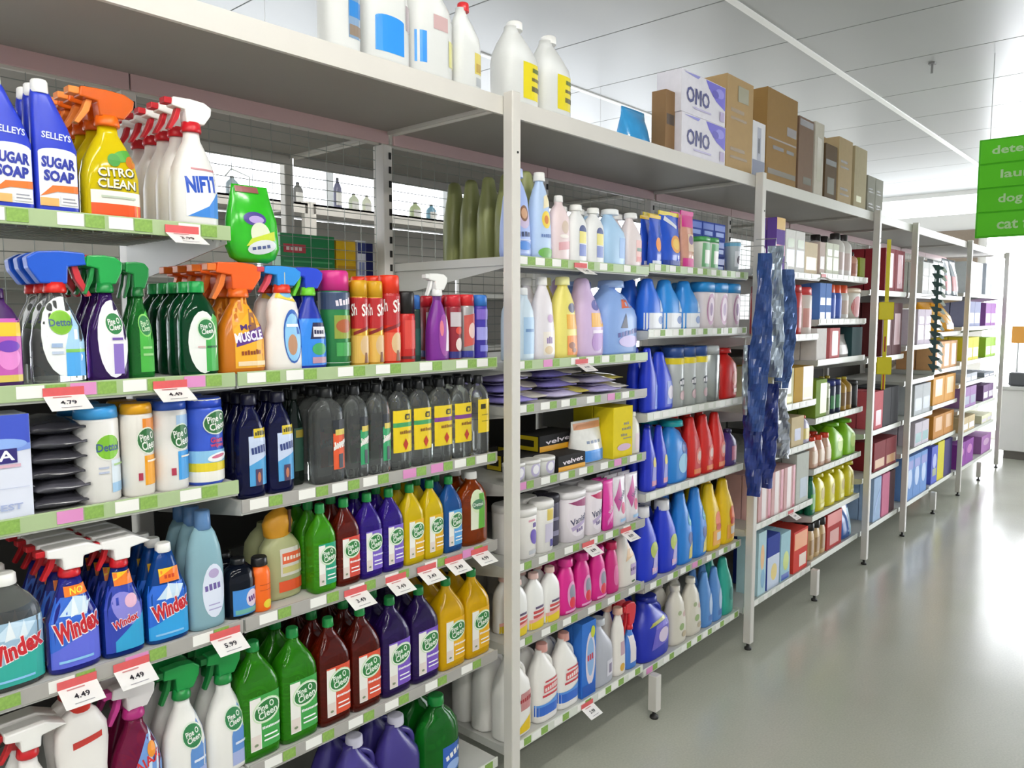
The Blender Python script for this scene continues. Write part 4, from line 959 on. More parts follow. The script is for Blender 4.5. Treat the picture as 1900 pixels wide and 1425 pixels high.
# flat sachets lying on the third shelf
def sachet(W, H, c, art, th0=.012):
    t = T('sachet', W, .03, H)
    rnd = random.Random(c+str(W))
    bm = bmesh.new(); n = 8
    top, bot = {}, {}
    for i in range(n+1):
        for j in range(n+1):
            u, v = i/n*2-1, j/n*2-1
            th = th0*(1-u**4)*(1-v**4)
            wv = .006*math.sin(u*3+rnd.random())*math.cos(v*2.5)
            top[i, j] = bm.verts.new((u*W/2, v*H/2, .014+th+wv*.6+rnd.random()*.003))
            bot[i, j] = bm.verts.new((u*W/2, v*H/2, .012-min(th, .012)*.9+wv*.1))
    for i in range(n):
        for j in range(n):
            bm.faces.new((top[i, j], top[i+1, j], top[i+1, j+1], top[i, j+1]))
            bm.faces.new((bot[i, j], bot[i, j+1], bot[i+1, j+1], bot[i+1, j]))
    for k in range(n):
        for q in ((top[k, 0], bot[k, 0], bot[k+1, 0], top[k+1, 0]), (top[k+1, n], bot[k+1, n], bot[k, n], top[k, n]), (top[0, k+1], bot[0, k+1], bot[0, k], top[0, k]), (top[n, k], bot[n, k], bot[n, k+1], top[n, k+1])):
            bm.faces.new(q)
    t.add('film', bm_mesh('film', bm, film(c), True))
    if art:
        me = art_mesh('label', art, lambda x, z, off: (x, z-H/2, .030+off), W, H, [])
        t.add('label', me, 0)
    return t
a, b, z = SH['C2s3']
cols = ['#9a8fd6', '#e6dfd4', '#cfc6e6', '#e6d66a', '#b9aee0', '#efe9dc', '#8f86d0', '#d9cfc2']
for i in range(16):
    c = cols[i % 8]
    t = sachet(.16, .19, c, [('r', -.7, .2, .7, .8, '#e9e4f2'), ('t', 'oxy', 0, .5, .2, .9, '#5a4aa0')] if i % 2 == 0 else [])
    lay = i//6
    names = {'#9a8fd6': 'violet', '#e6dfd4': 'off white', '#d9cfc2': 'cream', '#e6d66a': 'yellow', '#b9aee0': 'lavender', '#efe9dc': 'ivory', '#8f86d0': 'bluish violet', '#cfc6e6': 'pale lilac'}
    o = place(t, (a+.10+(i % 6)*.128+.02*lay, YF+.115+.05*(i % 2)+.04*lay, z+.0005+lay*.033), names[c]+' flat sachet lying in the heap of sachets', 'sachet', 'flat sachets heaped on one shelf')
    o.rotation_euler = (0, 0, R(random.uniform(-12, 12)))
F('C3s3', bottle(SLANT, pl('#2038c8'), None, [('p', [(.2, .05), (.8, .05), (.7, .8), (.4, .8)], '#6a86e8')], dr=.6), (1196, 1220), 645, 'slim deep blue laundry bottle above the blue and red ones', 'bottle', rows=2)
F('C3s3', bottle(SLANT, pl('#2a46d2'), None, [('r', -.1, .1, .9, .5, '#7f92e0'), ('e', .4, .3, .4, .12, '#e0d8e8')], dr=.6), (1221, 1252), 652, 'blue laundry bottle with pale patch', 'bottle', rows=2)
F('C3s3', can(mat('#b8bcba', .3, metal=.3, name='pale_grey_can'), pl('#2a4a8a'), [('r', -2, .72, 2, .82, '#e6cf1c'), ('e', .1, .42, .5, .07, '#3a3f4a'), ('t', 'GLO', .1, .42, .09, .9, '#e8e6ea'), ('e', .1, .2, .4, .08, '#cfb0b4')], .84), [(1253, 1276), (1276, 1298), (1298, 1320)], [641, 642, 643], 'grey aerosol can with yellow band', 'aerosol can', rows=2)
F('C3s3', can(mat('#a9aeac', .25, metal=.6, name='silver_can_b'), pl('#b4b8ba'), [('r', .3, .2, .6, .7, '#8fb0a0')], .86), (1323, 1347), 640, 'plain silver aerosol can by grey ones', 'aerosol can', rows=2)
F('C3s3', bottle(OVAL, pl('#c9221f'), pl('#b81a1a'), [('e', .3, .4, .4, .14, '#e88a7a'), ('r', .1, .12, .8, .2, '#e8bcae')], dr=.7, capr=.5), (1348, 1380), 644, 'red bottle beside the plain silver can', 'bottle', rows=2)
# fourth shelf: soap cartons, pouch, yellow box
soap = [('r', -1, .0, 1, .34, '#e2a41c'), ('t', 'velvet', .05, .62, .30, 1.5, '#f0e6ee', 3)]
for i, (xa, xb, lv) in enumerate(((962, 1010, 0), (1010, 1076, 0), (1000, 1072, 1))):
    F('C2s4', carton(cbd('#1d1b1c'), soap, dr=.55, name='soap_carton', side=[('r', -.9, .05, .9, .95, '#d9c01c'), ('r', -.6, .3, .6, .7, '#2a2618')]), (xa, xb), 830, ('black and yellow soap carton beside the corner post', 'black and yellow soap carton next to white pouch', 'black and yellow soap carton on top of another')[i], 'carton', rows=2 if lv == 0 else 1, setback=.09+.01*lv, lift=lv*.0615, Hfix=.06, grp='black and yellow soap cartons', rearlab='black and yellow soap carton in the row behind')
F('C2s4', carton(cbd('#1d1b1c'), soap, dr=.5, name='soap_carton'), (1054, 1106), 838, 'single black and yellow soap carton at the shelf edge', 'carton', rows=1, setback=.004, Hfix=.06)
wp = [('e', 0, .5, .62, .38, '#b9b0d0'), ('e', 0, .5, .4, .24, '#efedf2')]
F('C2s4', tub(mat('#d8d8d4', .3, name='white_tub_plastic'), pl('#e6e4e0'), wp, dr=.8, lidz=.8), [(968, 995), (995, 1024), (1024, 1052)], [851, 848, 845], 'small round white tub at the shelf edge', 'tub', rows=1, setback=.004, Hfix=.066)
F('C2s4', pouch(film('#efeeea'), [('r', -.9, .04, .9, .30, '#3f8fe0'), ('t', 'wash', .1, .5, .1, 1.0, '#8a96b0'), ('p', [(-.9, .8), (.9, .8), (.9, .95), (-.9, .95)], '#e0a07a')], dr=.5), (1078, 1133), 776, 'white stand-up pouch with blue base', 'pouch', rows=1, setback=.03)
F('C2s4', carton(cbd('#e6cf12'), [('t', 'LUX', .35, .66, .06, .6, '#5a5210'), ('t', 'FLAKES', .35, .56, .06, .95, '#5a5210'), ('t', 'pure', .1, .44, .06, .7, '#6a5f14'), ('e', .1, .2, .7, .07, '#c9a4c0'), ('r', .0, .36, .8, .38, '#6a5f14')], dr=.7, name='soap_box'), (1140, 1178), 752, 'bright yellow box with dark lettering', 'box', rows=2)
F('C2s4', bottle(OVAL, pl('#e6e2d6'), pl('#f0eee6'), [('r', -.4, .1, .7, .5, '#e6d4d8')], dr=.7, capr=.4), (1180, 1197), 762, 'slim ivory bottle beside the yellow box', 'bottle', rows=2)
F('C3s4', bottle(SLANT, pl('#2636c4'), None, [('p', [(-.2, .1), (.8, .1), (.6, .5), (.1, .55)], '#8f8fd8'), ('e', .3, .45, .3, .08, '#d8c44a'), ('r', -.2, .08, .8, .16, '#d08aa8')], dr=.6), [(1200, 1222), (1222, 1247)], [790, 788], 'deep blue laundry bottle with yellow and pink mark', 'bottle', rows=3)
F('C3s4', bottle(JUG, pl('#2a86d8'), pl('#1fa0a8'), [('e', .3, .3, .5, .16, '#8fc8e8'), ('e', .4, .55, .3, .1, '#1d4f9c')], dr=.6, capr=.6, handle=HAND), (1249, 1291), 774, 'bright blue laundry jug with teal cap', 'jug', rows=3)
F('C3s4', bottle(SLANT, pl('#d0241f'), None, [('e', .3, .35, .5, .14, '#e87a6a'), ('e', .3, .35, .3, .08, '#f0cfc8'), ('r', -.5, .06, .8, .14, '#e0721e')], dr=.65), [(1291, 1312), (1312, 1341), (1341, 1364)], [764, 759, 770], 'red laundry bottle with round pale badge', 'bottle', rows=3)
F('C3s4', bottle(OVAL, pl('#4a2f7a'), pl('#2f2350'), [('r', -.3, .15, .8, .55, '#c06a8a')], dr=.6), (1365, 1388), 790, 'purple bottle beside the red laundry bottles', 'bottle', rows=2)
# fifth shelf: stain remover tubs and pouches
van = lambda c: [('e', 0, .46, .82, .36, '#efe6ee'), ('p', [(-.8, .80), (.9, .86), (.9, .66), (-.2, .72)], c), ('t', 'Vanish', .05, .44, .13, 1.4, '#4a4a6a', 12), ('p', [(-.6, .3), (.6, .42), (.5, .34), (-.5, .22)], '#b9a8cc'), ('t', 'oxi', .1, .24, .09, .6, '#7a6a9a', 10)]
F('C2s5', tub(pl('#f0ece8'), pl('#f2efec'), [('t', 'P', .4, .66, .12, .4, '#5a3f9a'), ('e', .35, .42, .4, .16, '#6a55b0', 20), ('r', -.2, .08, .8, .16, '#c4c6cc'), ('r', -.3, .74, .4, .78, '#e0a0b0')], dr=.8), (966, 1001), 938, 'white tub with violet swirl nearest the corner post', 'tub', rows=2)
F('C2s5', tub(pl('#efece8'), pl('#f2efec'), [('r', -.2, .62, .6, .84, '#d8c05a'), ('r', -.4, .2, .6, .56, '#cfc8dc'), ('r', .2, .1, .8, .24, '#3a2f8a')], dr=.8), (1001, 1032), 924, 'white tub with yellow patch', 'tub', rows=2)
F('C2s5', tub(pl('#4a465a'), pl('#2f2c38'), [('r', -.8, .2, .8, .3, '#8a86a0'), ('r', -.8, .5, .8, .56, '#8a86a0')], dr=.8), (1032, 1052), 912, 'dark grey tub between white ones', 'tub', rows=2, setback=.04)
F('C2s5', tub(pl('#f0e8ee'), pl('#f0ecee'), van('#9a3f6f'), dr=.85, lidz=.88), (1052, 1094), 904, 'white and pink stain remover tub', 'tub', rows=2)
F('C2s5', tub(pl('#f0e8ee'), pl('#f4f0f2'), van('#c02a62'), dr=.85, lidz=.88), (1094, 1122), 893, 'white stain remover tub with crimson flash', 'tub', rows=2)
F('C2s5', pouch(film('#d8329a'), [('t', 'Vanish', .2, .4, .1, 1.0, '#f6d6ec', 50), ('p', [(-.5, .1), (.8, .3), (.8, .4), (-.5, .2)], '#e880c4')], dr=.4), (1122, 1141), 889, 'bright pink stain remover pouch', 'pouch', rows=3)
F('C2s5', pouch(film('#e6dfe6'), [('p', [(-.9, .55), (.2, .95), (.2, .5), (-.4, .3)], '#c04a94'), ('t', 'Vanish', .2, .6, .1, 1.2, '#4a4a6a', 40), ('e', .3, .35, .3, .12, '#d04a7a'), ('r', -.2, .08, .8, .14, '#8fb8e0')], dr=.4), [(1141, 1166), (1166, 1189)], [881, 875], 'white stain remover pouch with pink sweep', 'pouch', rows=3)
F('C3s5', bottle(SLANT, pl('#1d35c4'), pl('#e8e6ea'), [('e', .3, .40, .45, .12, '#a9b83a', 40), ('p', [(.0, .08), (.8, .08), (.7, .4), (.2, .3)], '#b4a8d8'), ('t', 'max', .4, .14, .07, .8, '#e8b8d0')], dr=.6, capr=.46, capz=.86, capcx=-.28), [(1176, 1223), (1223, 1253)], [935, 924], 'royal blue laundry bottle with white cap', 'bottle', rows=2)
F('C3s5', bottle(SLANT, pl('#2a82d8'), None, [('e', .4, .34, .35, .1, '#1d3f8a', 30), ('p', [(.1, .06), (.8, .06), (.7, .3), (.2, .2)], '#d6c45a'), ('e', .3, .62, .3, .1, '#2a9fb0')], dr=.6), [(1253, 1283), (1283, 1313)], [909, 903], 'mid blue laundry bottle with yellow mark', 'bottle', rows=2)
F('C3s5', bottle(SLANT, pl('#ecc514'), None, [('e', .2, .46, .4, .12, '#e0641e'), ('r', -.5, .08, .8, .30, '#e8a020'), ('r', .0, .14, .7, .26, '#d8cfc8'), ('e', .3, .34, .4, .05, '#c43a1a')], dr=.6), [(1313, 1341), (1341, 1370)], [893, 883], 'yellow laundry bottle with orange badge', 'bottle', rows=2)
# sixth shelf
F('C2s6', bottle(OVAL, pl('#f0efec'), pl('#e8c4bc'), [('r', -.9, .02, .9, .20, '#e8cc2a'), ('r', -.6, .22, .8, .27, '#c44a4a'), ('r', -.6, .30, .8, .35, '#c44a4a'), ('r', -.4, .38, .6, .42, '#5a4a6a'), ('p', [(-.9, .14), (.9, .2), (.9, .26), (-.9, .2)], '#efb0a8')], dr=.62, capr=.44), [(950, 980), (980, 1012), (1012, 1043)], [1072, 1062, 1046], 'white bleach bottle with yellow base band', 'bottle', rows=2)
F('C2s6', bottle(JUG, pl('#d9d6d0'), pl('#e6e4e0'), [('r', -.1, .2, .8, .55, '#c9b81c')], dr=.6), (956, 1010), 1050, 'translucent white jug with yellow label behind bleach bottles', 'jug', rows=3, setback=.20, Hfix=.27, rearlab='translucent white jug with yellow label behind bleach bottles', grp='white jugs behind the bleach')
F('C2s6', bottle(WAIST, pl('#d8248c'), pl('#d8328f'), [('e', .2, .34, .6, .24, '#e29ac4'), ('e', .25, .38, .4, .14, '#8a8a9a'), ('e', .2, .2, .36, .1, '#d8283c'), ('r', -.6, .04, .8, .08, '#f0b0d4')], dr=.6, capr=.6, capz=.86), [(1043, 1074), (1074, 1106), (1106, 1131)], [1030, 1018, 1012], 'magenta fabric wash bottle beside bleach bottles', 'bottle', rows=3)
F('C2s6', bottle(WAIST, pl('#c8247a'), pl('#b81a50'), [('e', .2, .34, .5, .2, '#d86aa0')], dr=.6, capr=.6, capz=.86), (1131, 1153), 1002, 'darker crimson wash bottle beside the white one', 'bottle', rows=2)
F('C2s6', bottle(SLANT, pl('#eae4dc'), None, [('p', [(-.5, .5), (.6, .6), (.5, .84), (-.1, .84)], '#eac9a4'), ('r', .0, .2, .6, .42, '#b8a0c8'), ('t', 'Lux', .3, .32, .08, .6, '#5a3f7a'), ('e', .3, .08, .2, .02, '#4a6a3a')], dr=.6), (1153, 1187), 985, 'white wash bottle with peach shoulder', 'bottle', rows=2)
# base shelf of the second bay
F('C2b', bottle(JUG, pl('#f0ede8'), pl('#e0a49a'), [('r', -.98, .06, .98, .10, '#eae6e2'), ('r', -.98, .10, .98, .25, '#2f66c8'), ('p', [(-.98, .25), (.0, .25), (.98, .31), (.98, .22), (-.98, .22)], '#5a96e0'), ('r', -.6, .34, .85, .37, '#c8404a'), ('r', -.5, .40, .85, .50, '#d8565a'), ('t', 'BLEACH', .18, .45, .07, 1.2, '#f4e6e2', 3), ('r', -.4, .53, .85, .55, '#c8404a')], dr=.62, capr=.36, handle=HAND), [(982, 1043), (1043, 1081)], [1184, 1168], 'white bleach jug with blue base band', 'jug', rows=2)
F('C2b', bottle(JUG, pl('#f0ede8'), pl('#e6e2dc'), [('p', [(-.6, .04), (.9, .04), (.9, .24), (-.2, .10)], '#e8c41a'), ('r', .0, .3, .9, .5, '#c88a8a'), ('t', 'BLEACH', .4, .42, .06, .9, '#a8303a')], dr=.62, capr=.36, handle=HAND), (915, 982), 1198, 'white bleach jug with yellow base behind the corner post', 'jug', rows=3)
F('C2b', carton(cbd('#2c6fc8'), [('e', .2, .5, .7, .36, '#e2d8e4'), ('e', .2, .52, .5, .26, '#8fb4e0'), ('t', 'OXI', .2, .52, .10, .9, '#c83a4a', 4), ('r', -.9, .02, .9, .16, '#1d57b4'), ('e', .5, .85, .3, .08, '#c8d03a')], dr=.5, name='powder_box'), (1085, 1117), 1146, 'blue powder box with white oval', 'box', rows=2)
F('C2b', bottle(JUG, pl('#b4b6c0'), pl('#c4c6cc'), [('r', .1, .12, .8, .36, '#dcdae4'), ('r', .3, .16, .6, .3, '#8a7f98')], dr=.6, capr=.4), (1112, 1157), 1133, 'grey jug with pale label', 'jug', rows=2)
F('C2b', bottle(WAIST, pl('#efe9e2'), pl('#e8b8a4'), [('r', -.2, .3, .6, .5, '#c8a4b0'), ('e', .1, .12, .4, .06, '#d8a83a')], dr=.6, capr=.5), (1157, 1183), 1114, 'slim white bottle with pale peach cap', 'bottle', rows=2)
F('C2b', spray(pl('#4a7fd0'), pl('#c8202c'), pl('#cf2433'), pl('#b81a26'), [('r', -.5, .1, .8, .5, '#e8dfe2')], bz=.6, hw=1.1, dr=.6), (1183, 1206), 1102, 'blue trigger spray bottle with red head on bottom shelf', 'spray bottle', rows=2)
F('C3b', bottle(JUG, pl('#2433b0'), pl('#1c2a98'), [('p', [(-.5, .18), (.8, .22), (.8, .60), (-.2, .56)], '#6a5fc8'), ('p', [(-.6, .56), (.8, .62), (.8, .68), (-.4, .62)], '#a8a83a'), ('e', .3, .36, .36, .12, '#d8c8e0')], dr=.6, capr=.4, handle=HAND), (1209, 1266), 1086, 'big dark blue laundry jug with handle', 'jug', rows=2)
fl = [('e', .0, .3, .3, .06, '#8fa86a'), ('e', .4, .5, .24, .05, '#c8a8a0'), ('e', -.2, .55, .2, .04, '#a8b48a'), ('e', .3, .16, .3, .05, '#b8a88a')]
F('C3b', bottle(WAIST, pl('#dcd6c8'), pl('#e6e0d4'), fl, dr=.6), [(1268, 1296), (1296, 1327)], [1068, 1060], 'cream bottle with floral print', 'bottle', rows=2)
F('C3b', bottle(SLANT, pl('#5a8fd0'), None, [('e', .3, .4, .4, .2, '#bcd0ec'), ('r', -.2, .1, .7, .2, '#3f6fb8')], dr=.6), [(1327, 1346), (1346, 1364)], [1046, 1036], 'soft blue bottle beside floral ones', 'bottle', rows=2)
F('C3b', bottle(SLANT, pl('#2fa894'), None, [('e', .3, .35, .4, .12, '#1d7f78')], dr=.6), (1364, 1386), 1018, 'teal bottle next to the tall post', 'bottle', rows=2)

# ------------------------------------------------------------------ further bays
def bx(c, art=(), dr=.6, name='box'): return carton(cbd(c), list(art), dr=dr, name=name)
def stripe(c, c2=None): return [('r', -.8, .15, .8, .55, c)]+([('r', -.6, .6, .7, .8, c2)] if c2 else [])
# column of boxes beside the hanging packets
F('C4s1', carton(cbd('#6a4aa0'), [('r', -1, .78, 1, 1, '#d8a428'), ('r', -1, .3, 1, .5, '#c83a7a')], dr=.5, name='box'), (1440, 1456), 405, 'purple box with gold top band', 'box', rows=2)
F('C4s1', bx('#eceae6', stripe('#d8dce6', '#b8c4a8')), [(1458, 1475), (1475, 1494)], [428, 430], 'white upright carton beside the gold banded box', 'carton', rows=2)
F('C4s1', bx('#e6d4b4', stripe('#f0c890')), (1496, 1520), 452, 'cream carton with tan panel on top shelf', 'carton', rows=2)
F('C5s1', bx('#d8c4bc', stripe('#8a7a6a')), (1521, 1531), 450, 'slim taupe carton on top shelf', 'carton', rows=2)
F('C5s1', bx('#e8ead8', stripe('#c8d4a4', '#f0f0ea')), [(1533, 1545), (1545, 1557)], [452, 453], 'white carton with pale green panel', 'carton', rows=2)
F('C5s1', bottle(ROUND, pl('#e8e2de'), pl('#2c2626'), stripe('#d8c4c0'), dr=.9, capr=.5, capz=.76), [(1558, 1572), (1578, 1590)], [436, 437], 'white bottle with tall black cap', 'bottle', rows=2)
F('C5s1', bottle(ROUND, pl('#d8a08c'), pl('#3a2a2a'), stripe('#b87a6a'), dr=.9, capr=.5, capz=.8), (1591, 1601), 470, 'small terracotta bottle with dark cap', 'bottle', rows=2)
F('C5s1', bx('#8f9a1c'), (1602, 1612), 480, 'olive green box against the post', 'box', rows=2)
F('C4s2', bx('#eae8e0', stripe('#dfe6cf')), [(1452, 1473)], 512, 'white tall carton beside the red canisters', 'carton', rows=1)
F('C4s2', can(pl('#c0302c'), pl('#b01f28'), stripe('#a01a22'), .86, 'canister'), (1482, 1500), 530, 'red canister on second shelf', 'canister', rows=2)
F('C4s2', can(pl('#efe4dc'), pl('#d8484a'), stripe('#e0a49a'), .84, 'canister'), (1501, 1519), 534, 'white canister with red lid', 'canister', rows=2)
F('C5s2', bx('#5a86d0', [('r', -.8, .4, .8, .6, '#e6eaf2'), ('r', -.8, .0, .8, .2, '#dfe4ee')]), [(1521, 1532), (1532, 1543)], [523, 524], 'blue and white striped carton', 'carton', rows=2)
F('C5s2', bottle(ROUND, pl('#3f62b8'), pl('#e0532a'), [('r', -.8, .1, .8, .6, '#4a6ac8')], dr=1, capr=.9, capz=.68), [(1545, 1556), (1556, 1567)], [529, 529], 'blue bottle with orange cap', 'bottle', rows=2)
F('C5s2', bottle(ROUND, pl('#e6e0d8'), pl('#e0532a'), stripe('#d8c0b0'), dr=1, capr=.9, capz=.68), [(1567, 1581)], 529, 'white bottle with orange cap', 'bottle', rows=2)
F('C5s2', tub(pl('#e2dcd2'), pl('#e6d0b8'), [('e', 0, .4, .7, .34, '#c84a4a')], dr=.8), [(1584, 1605)], 536, 'cream tub with red disc', 'tub', rows=2)
F('C4s3', bx('#c89a14', [('r', -.1, .0, 1, 1, '#e8dcc0'), ('r', .0, .1, .9, .4, '#d8c86a')]), [(1474, 1510)], 640, 'ochre and cream box on third shelf', 'box', rows=2, Hfix=.2)
F('C4s3', bx('#e6e2b8', [('r', -.7, .3, .7, .8, '#c4c8c0'), ('r', -.8, .05, .8, .22, '#e0d02a')]), [(1440, 1473)], 690, 'pale yellow box with grey panel', 'box', rows=2, Hfix=.2)
F('C5s3', bx('#efe9e6'), (1515, 1534), 600, 'plain white box on third shelf', 'box', rows=2)
F('C5s3', bx('#d8787a', [('r', -.6, .1, .6, .9, '#e8a49c')]), (1540, 1559), 600, 'salmon pink box beside plain white one', 'box', rows=2)
F('C5s3', pouch(film('#b9b4b0'), stripe('#d8d4d0')), (1560, 1582), 620, 'silver grey pouch slumped beside pink box', 'pouch', rows=1)
F('C5s3', bx('#8a2f34'), (1574, 1588), 598, 'maroon box on third shelf', 'box', rows=1, setback=.33)
F('C5s3', bx('#23464a'), (1589, 1608), 600, 'dark teal box against the post', 'box', rows=2)
F('C4s4', bx('#d8c49a', [('r', -.5, .2, .5, .6, '#8a8fb0')]), (1480, 1503), 752, 'beige box on fourth shelf', 'box', rows=1, Hfix=.17)
F('C4s4', bottle(OVAL, pl('#b4aec8'), pl('#d04a2a'), stripe('#d8c46a'), dr=.6), (1503, 1517), 795, 'lilac bottle with orange cap', 'bottle', rows=2, Hfix=.16)
F('C5s4', bx('#7a9a2a', [('r', -.2, .1, 1, .9, '#c8d48a')]), (1520, 1541), 702, 'lime green box on middle shelf', 'box', rows=2)
F('C5s4', can(pl('#cfd4b8'), pl('#d8dcc8'), stripe('#8f9a6a'), .85, 'canister'), (1541, 1551), 708, 'pale green canister beside lime box', 'canister', rows=2)
F('C5s4', can(pl('#1f2a44'), pl('#23307a'), stripe('#4a8a5a'), .85), [(1553, 1563), (1563, 1573)], [702, 702], 'navy aerosol can in the middle shelf row', 'aerosol can', rows=2)
F('C5s4', bottle(ROUND, pl('#a8822a'), pl('#c8b43a'), stripe('#7a5a2a'), dr=1), [(1574, 1584), (1584, 1594)], [697, 697], 'ochre bottle with yellow cap', 'bottle', rows=2)
F('C5s4', can(pl('#1a1a1c'), pl('#141416'), [], .85), (1596, 1607), 702, 'black can against the post', 'can', rows=2)
F('C5s5', bottle(SLANT, pl('#c8a088'), pl('#cf3a1c'), stripe('#e0c8b0'), dr=.6, capr=.5, capcx=-.28, capz=.84), [(1510, 1524), (1524, 1537), (1537, 1550)], [800, 803, 806], 'peach bottle with orange red cap', 'bottle', rows=2)
F('C5s5', bottle(JUG, pl('#86c41e'), pl('#6fb41a'), [('e', .2, .4, .5, .2, '#b4d84a')], dr=.6, capr=.5), [(1553, 1573), (1573, 1601)], [778, 772], 'lime green jug above yellow bottles', 'jug', rows=2)
F('C4s5', bx('#e0b4b4', [('r', -.5, 0, .2, 1, '#f0e0de'), ('r', .5, 0, .9, 1, '#d07a8a')]), [(1408, 1430), (1430, 1455), (1455, 1475)], [905, 900, 896], 'pink and white striped carton', 'carton', rows=2, Hfix=.24)
F('C4s5', bx('#c8ccc4', [('r', -.4, .1, .8, .5, '#8fa0b0')], dr=.5), (1477, 1500), 838, 'tall grey carton beside pink striped ones', 'carton', rows=2)
F('C5s6', bottle(OVAL, pl('#0f6a4a'), pl('#0c5a3e'), stripe('#4a9a3a'), dr=.6), (1508, 1519), 872, 'dark green bottle beside yellow bottles', 'bottle', rows=2)
F('C5s6', bottle(OVAL, pl('#d8cc12'), pl('#c8bc14'), [('e', .2, .45, .4, .16, '#b8a01a'), ('r', -.3, .1, .7, .2, '#e8e07a')], dr=.6, capr=.6), [(1520, 1540), (1540, 1559), (1559, 1577), (1577, 1596)], [868, 862, 856, 850], 'yellow dishwashing bottle in a row of four', 'bottle', rows=2)
F('C4b', bx('#b8d8e0', [('e', 0, .6, .5, .2, '#e0b070'), ('e', .2, .25, .5, .15, '#7ab0d0')]), (1406, 1421), 985, 'pale blue powder box beside the post', 'box', rows=2)
F('C4b', bx('#1f3a9a', [('r', -1, .0, 1, .62, '#c4d0e4'), ('e', .1, .3, .5, .16, '#e0c86a')]), (1423, 1446), 990, 'navy topped powder box near the floor', 'box', rows=2)
F('C4b', bx('#a8d0dc', [('e', .1, .4, .6, .2, '#c8d86a'), ('r', -.8, .02, .8, .14, '#3a5ab8')]), (1448, 1466), 985, 'aqua powder box with lime splash', 'box', rows=2)
F('C4b', carton(cbd('#d83a2c'), [('r', -.9, .55, .9, .95, '#e88a3a'), ('r', -.2, .1, .8, .4, '#e8d0c0')], dr=.7, name='box'), (1478, 1504), 975, 'red and orange powder box', 'box', rows=2)
F('C5b', bottle(OVAL, pl('#c8a878'), pl('#1a1614'), stripe('#a07a4a'), dr=.6, capr=.7, capz=.8), [(1512, 1524), (1524, 1534), (1534, 1544)], [962, 956, 950], 'tan bottle with black cap', 'bottle', rows=2)
F('C5b', bx('#b8322c', [('r', -1, .65, 1, 1, '#d8462a'), ('r', -.6, .1, .6, .5, '#c87a6a')], dr=.8), (1550, 1578), 930, 'red box near the blue bag', 'box', rows=2)
F('C5b', pouch(film('#2a62b0'), [('p', [(.2, .05), (.9, .1), (.9, .8), (.4, .8)], '#6fb8d8')]), (1580, 1604), 915, 'blue bag against the post', 'pouch', rows=2)

# narrow bay
F('C6s1', bx('#8f1f2c', [('r', -.5, .1, .6, .9, '#a8324a'), ('e', 0, .5, .4, .3, '#c86a70')]), [(1646, 1662), (1662, 1682)], [466, 464], 'crimson box in the narrow bay', 'box', rows=2)
F('C6s2', bx('#5a1a20', [('r', -.6, .2, .6, .8, '#8a2a30')]), [(1650, 1668), (1668, 1686)], [565, 560], 'dark maroon box in the narrow bay', 'box', rows=2)
F('C6s3', bx('#d8606a', [('r', -.6, .1, .6, .5, '#e8909a')]), (1634, 1650), 722, 'coral pink box in the narrow bay', 'box', rows=2)
F('C6s3', bx('#1c1c22'), [(1652, 1666), (1666, 1680)], [716, 712], 'black box in the narrow bay', 'box', rows=2)
F('C6s4', bx('#8a1f28', [('r', -.8, .1, .8, .4, '#c88a3a')]), [(1628, 1648), (1648, 1670)], [815, 806], 'maroon and gold box in the narrow bay', 'box', rows=2)
F('C6b', bx('#a8c4e6', [('p', [(-.8, .1), (.8, .6), (.8, .8), (-.8, .3)], '#3f7fc0')]), (1620, 1634), 878, 'pale blue box at the base of narrow bay', 'box', rows=2)
F('C6b', bx('#d87a9a'), (1636, 1650), 872, 'pink box at the base of narrow bay', 'box', rows=2)
F('C6b', bx('#4a1f28'), (1652, 1662), 866, 'dark wine box at the base of narrow bay', 'box', rows=2)
# bay with the spiky strip
F('C7s1', bx('#e6e4e4', stripe('#c8c8d0', '#d8d8d8')), [(1712, 1722), (1722, 1734)], [490, 486], 'white box beside the spiky strip', 'box', rows=2)
F('C8s1', pouch(film('#d8dcdf'), stripe('#b8c4c8')), [(1738, 1748), (1748, 1757)], [484, 486], 'silvery pouch on top shelf', 'pouch', rows=2)
F('C8s1', pouch(film('#9aa2aa'), stripe('#c86a6a')), [(1760, 1772), (1772, 1784)], [482, 484], 'grey pouch with red patch', 'pouch', rows=2)
F('C8s2', pouch(film('#e8a41c'), [('e', .2, .6, .5, .24, '#f0c04a'), ('r', -.6, .1, .7, .3, '#e0c8a8')], dr=.7), [(1738, 1758), (1758, 1783)], [562, 557], 'yellow orange bag of sponges', 'bag', rows=1)
F('C7s2', bx('#d8c8d8', stripe('#e0d48a', '#b89ab8')), [(1703, 1714), (1714, 1728)], [575, 573], 'mauve and white box beside the spiky strip', 'box', rows=2)
F('C8s3', bx('#e6b07a', [('r', -.6, .1, .6, .9, '#f0c89a')]), [(1740, 1754), (1754, 1768), (1768, 1780)], [634, 632, 630], 'peach orange box above the amber boxes', 'box', rows=2)
F('C8s4', bx('#e2a03a', [('r', -.6, .3, .6, .9, '#e8b86a')]), [(1734, 1756), (1756, 1776)], [696, 692], 'amber box below the peach orange ones', 'box', rows=2)
F('C7s4', bx('#c8ccd0', stripe('#8a9aa8')), [(1700, 1714), (1714, 1730)], [712, 708], 'pale grey box beside the amber ones', 'box', rows=2)
F('C8s5', bx('#c8862a', [('r', -.6, .3, .6, .9, '#d8a05a')]), [(1736, 1754), (1754, 1774)], [766, 760], 'brown orange box below the amber ones', 'box', rows=2)
F('C7s5', bx('#d8d0dc', stripe('#5a9aa0')), [(1698, 1710), (1710, 1724)], [782, 778], 'white and teal box above blue powder boxes', 'box', rows=2)
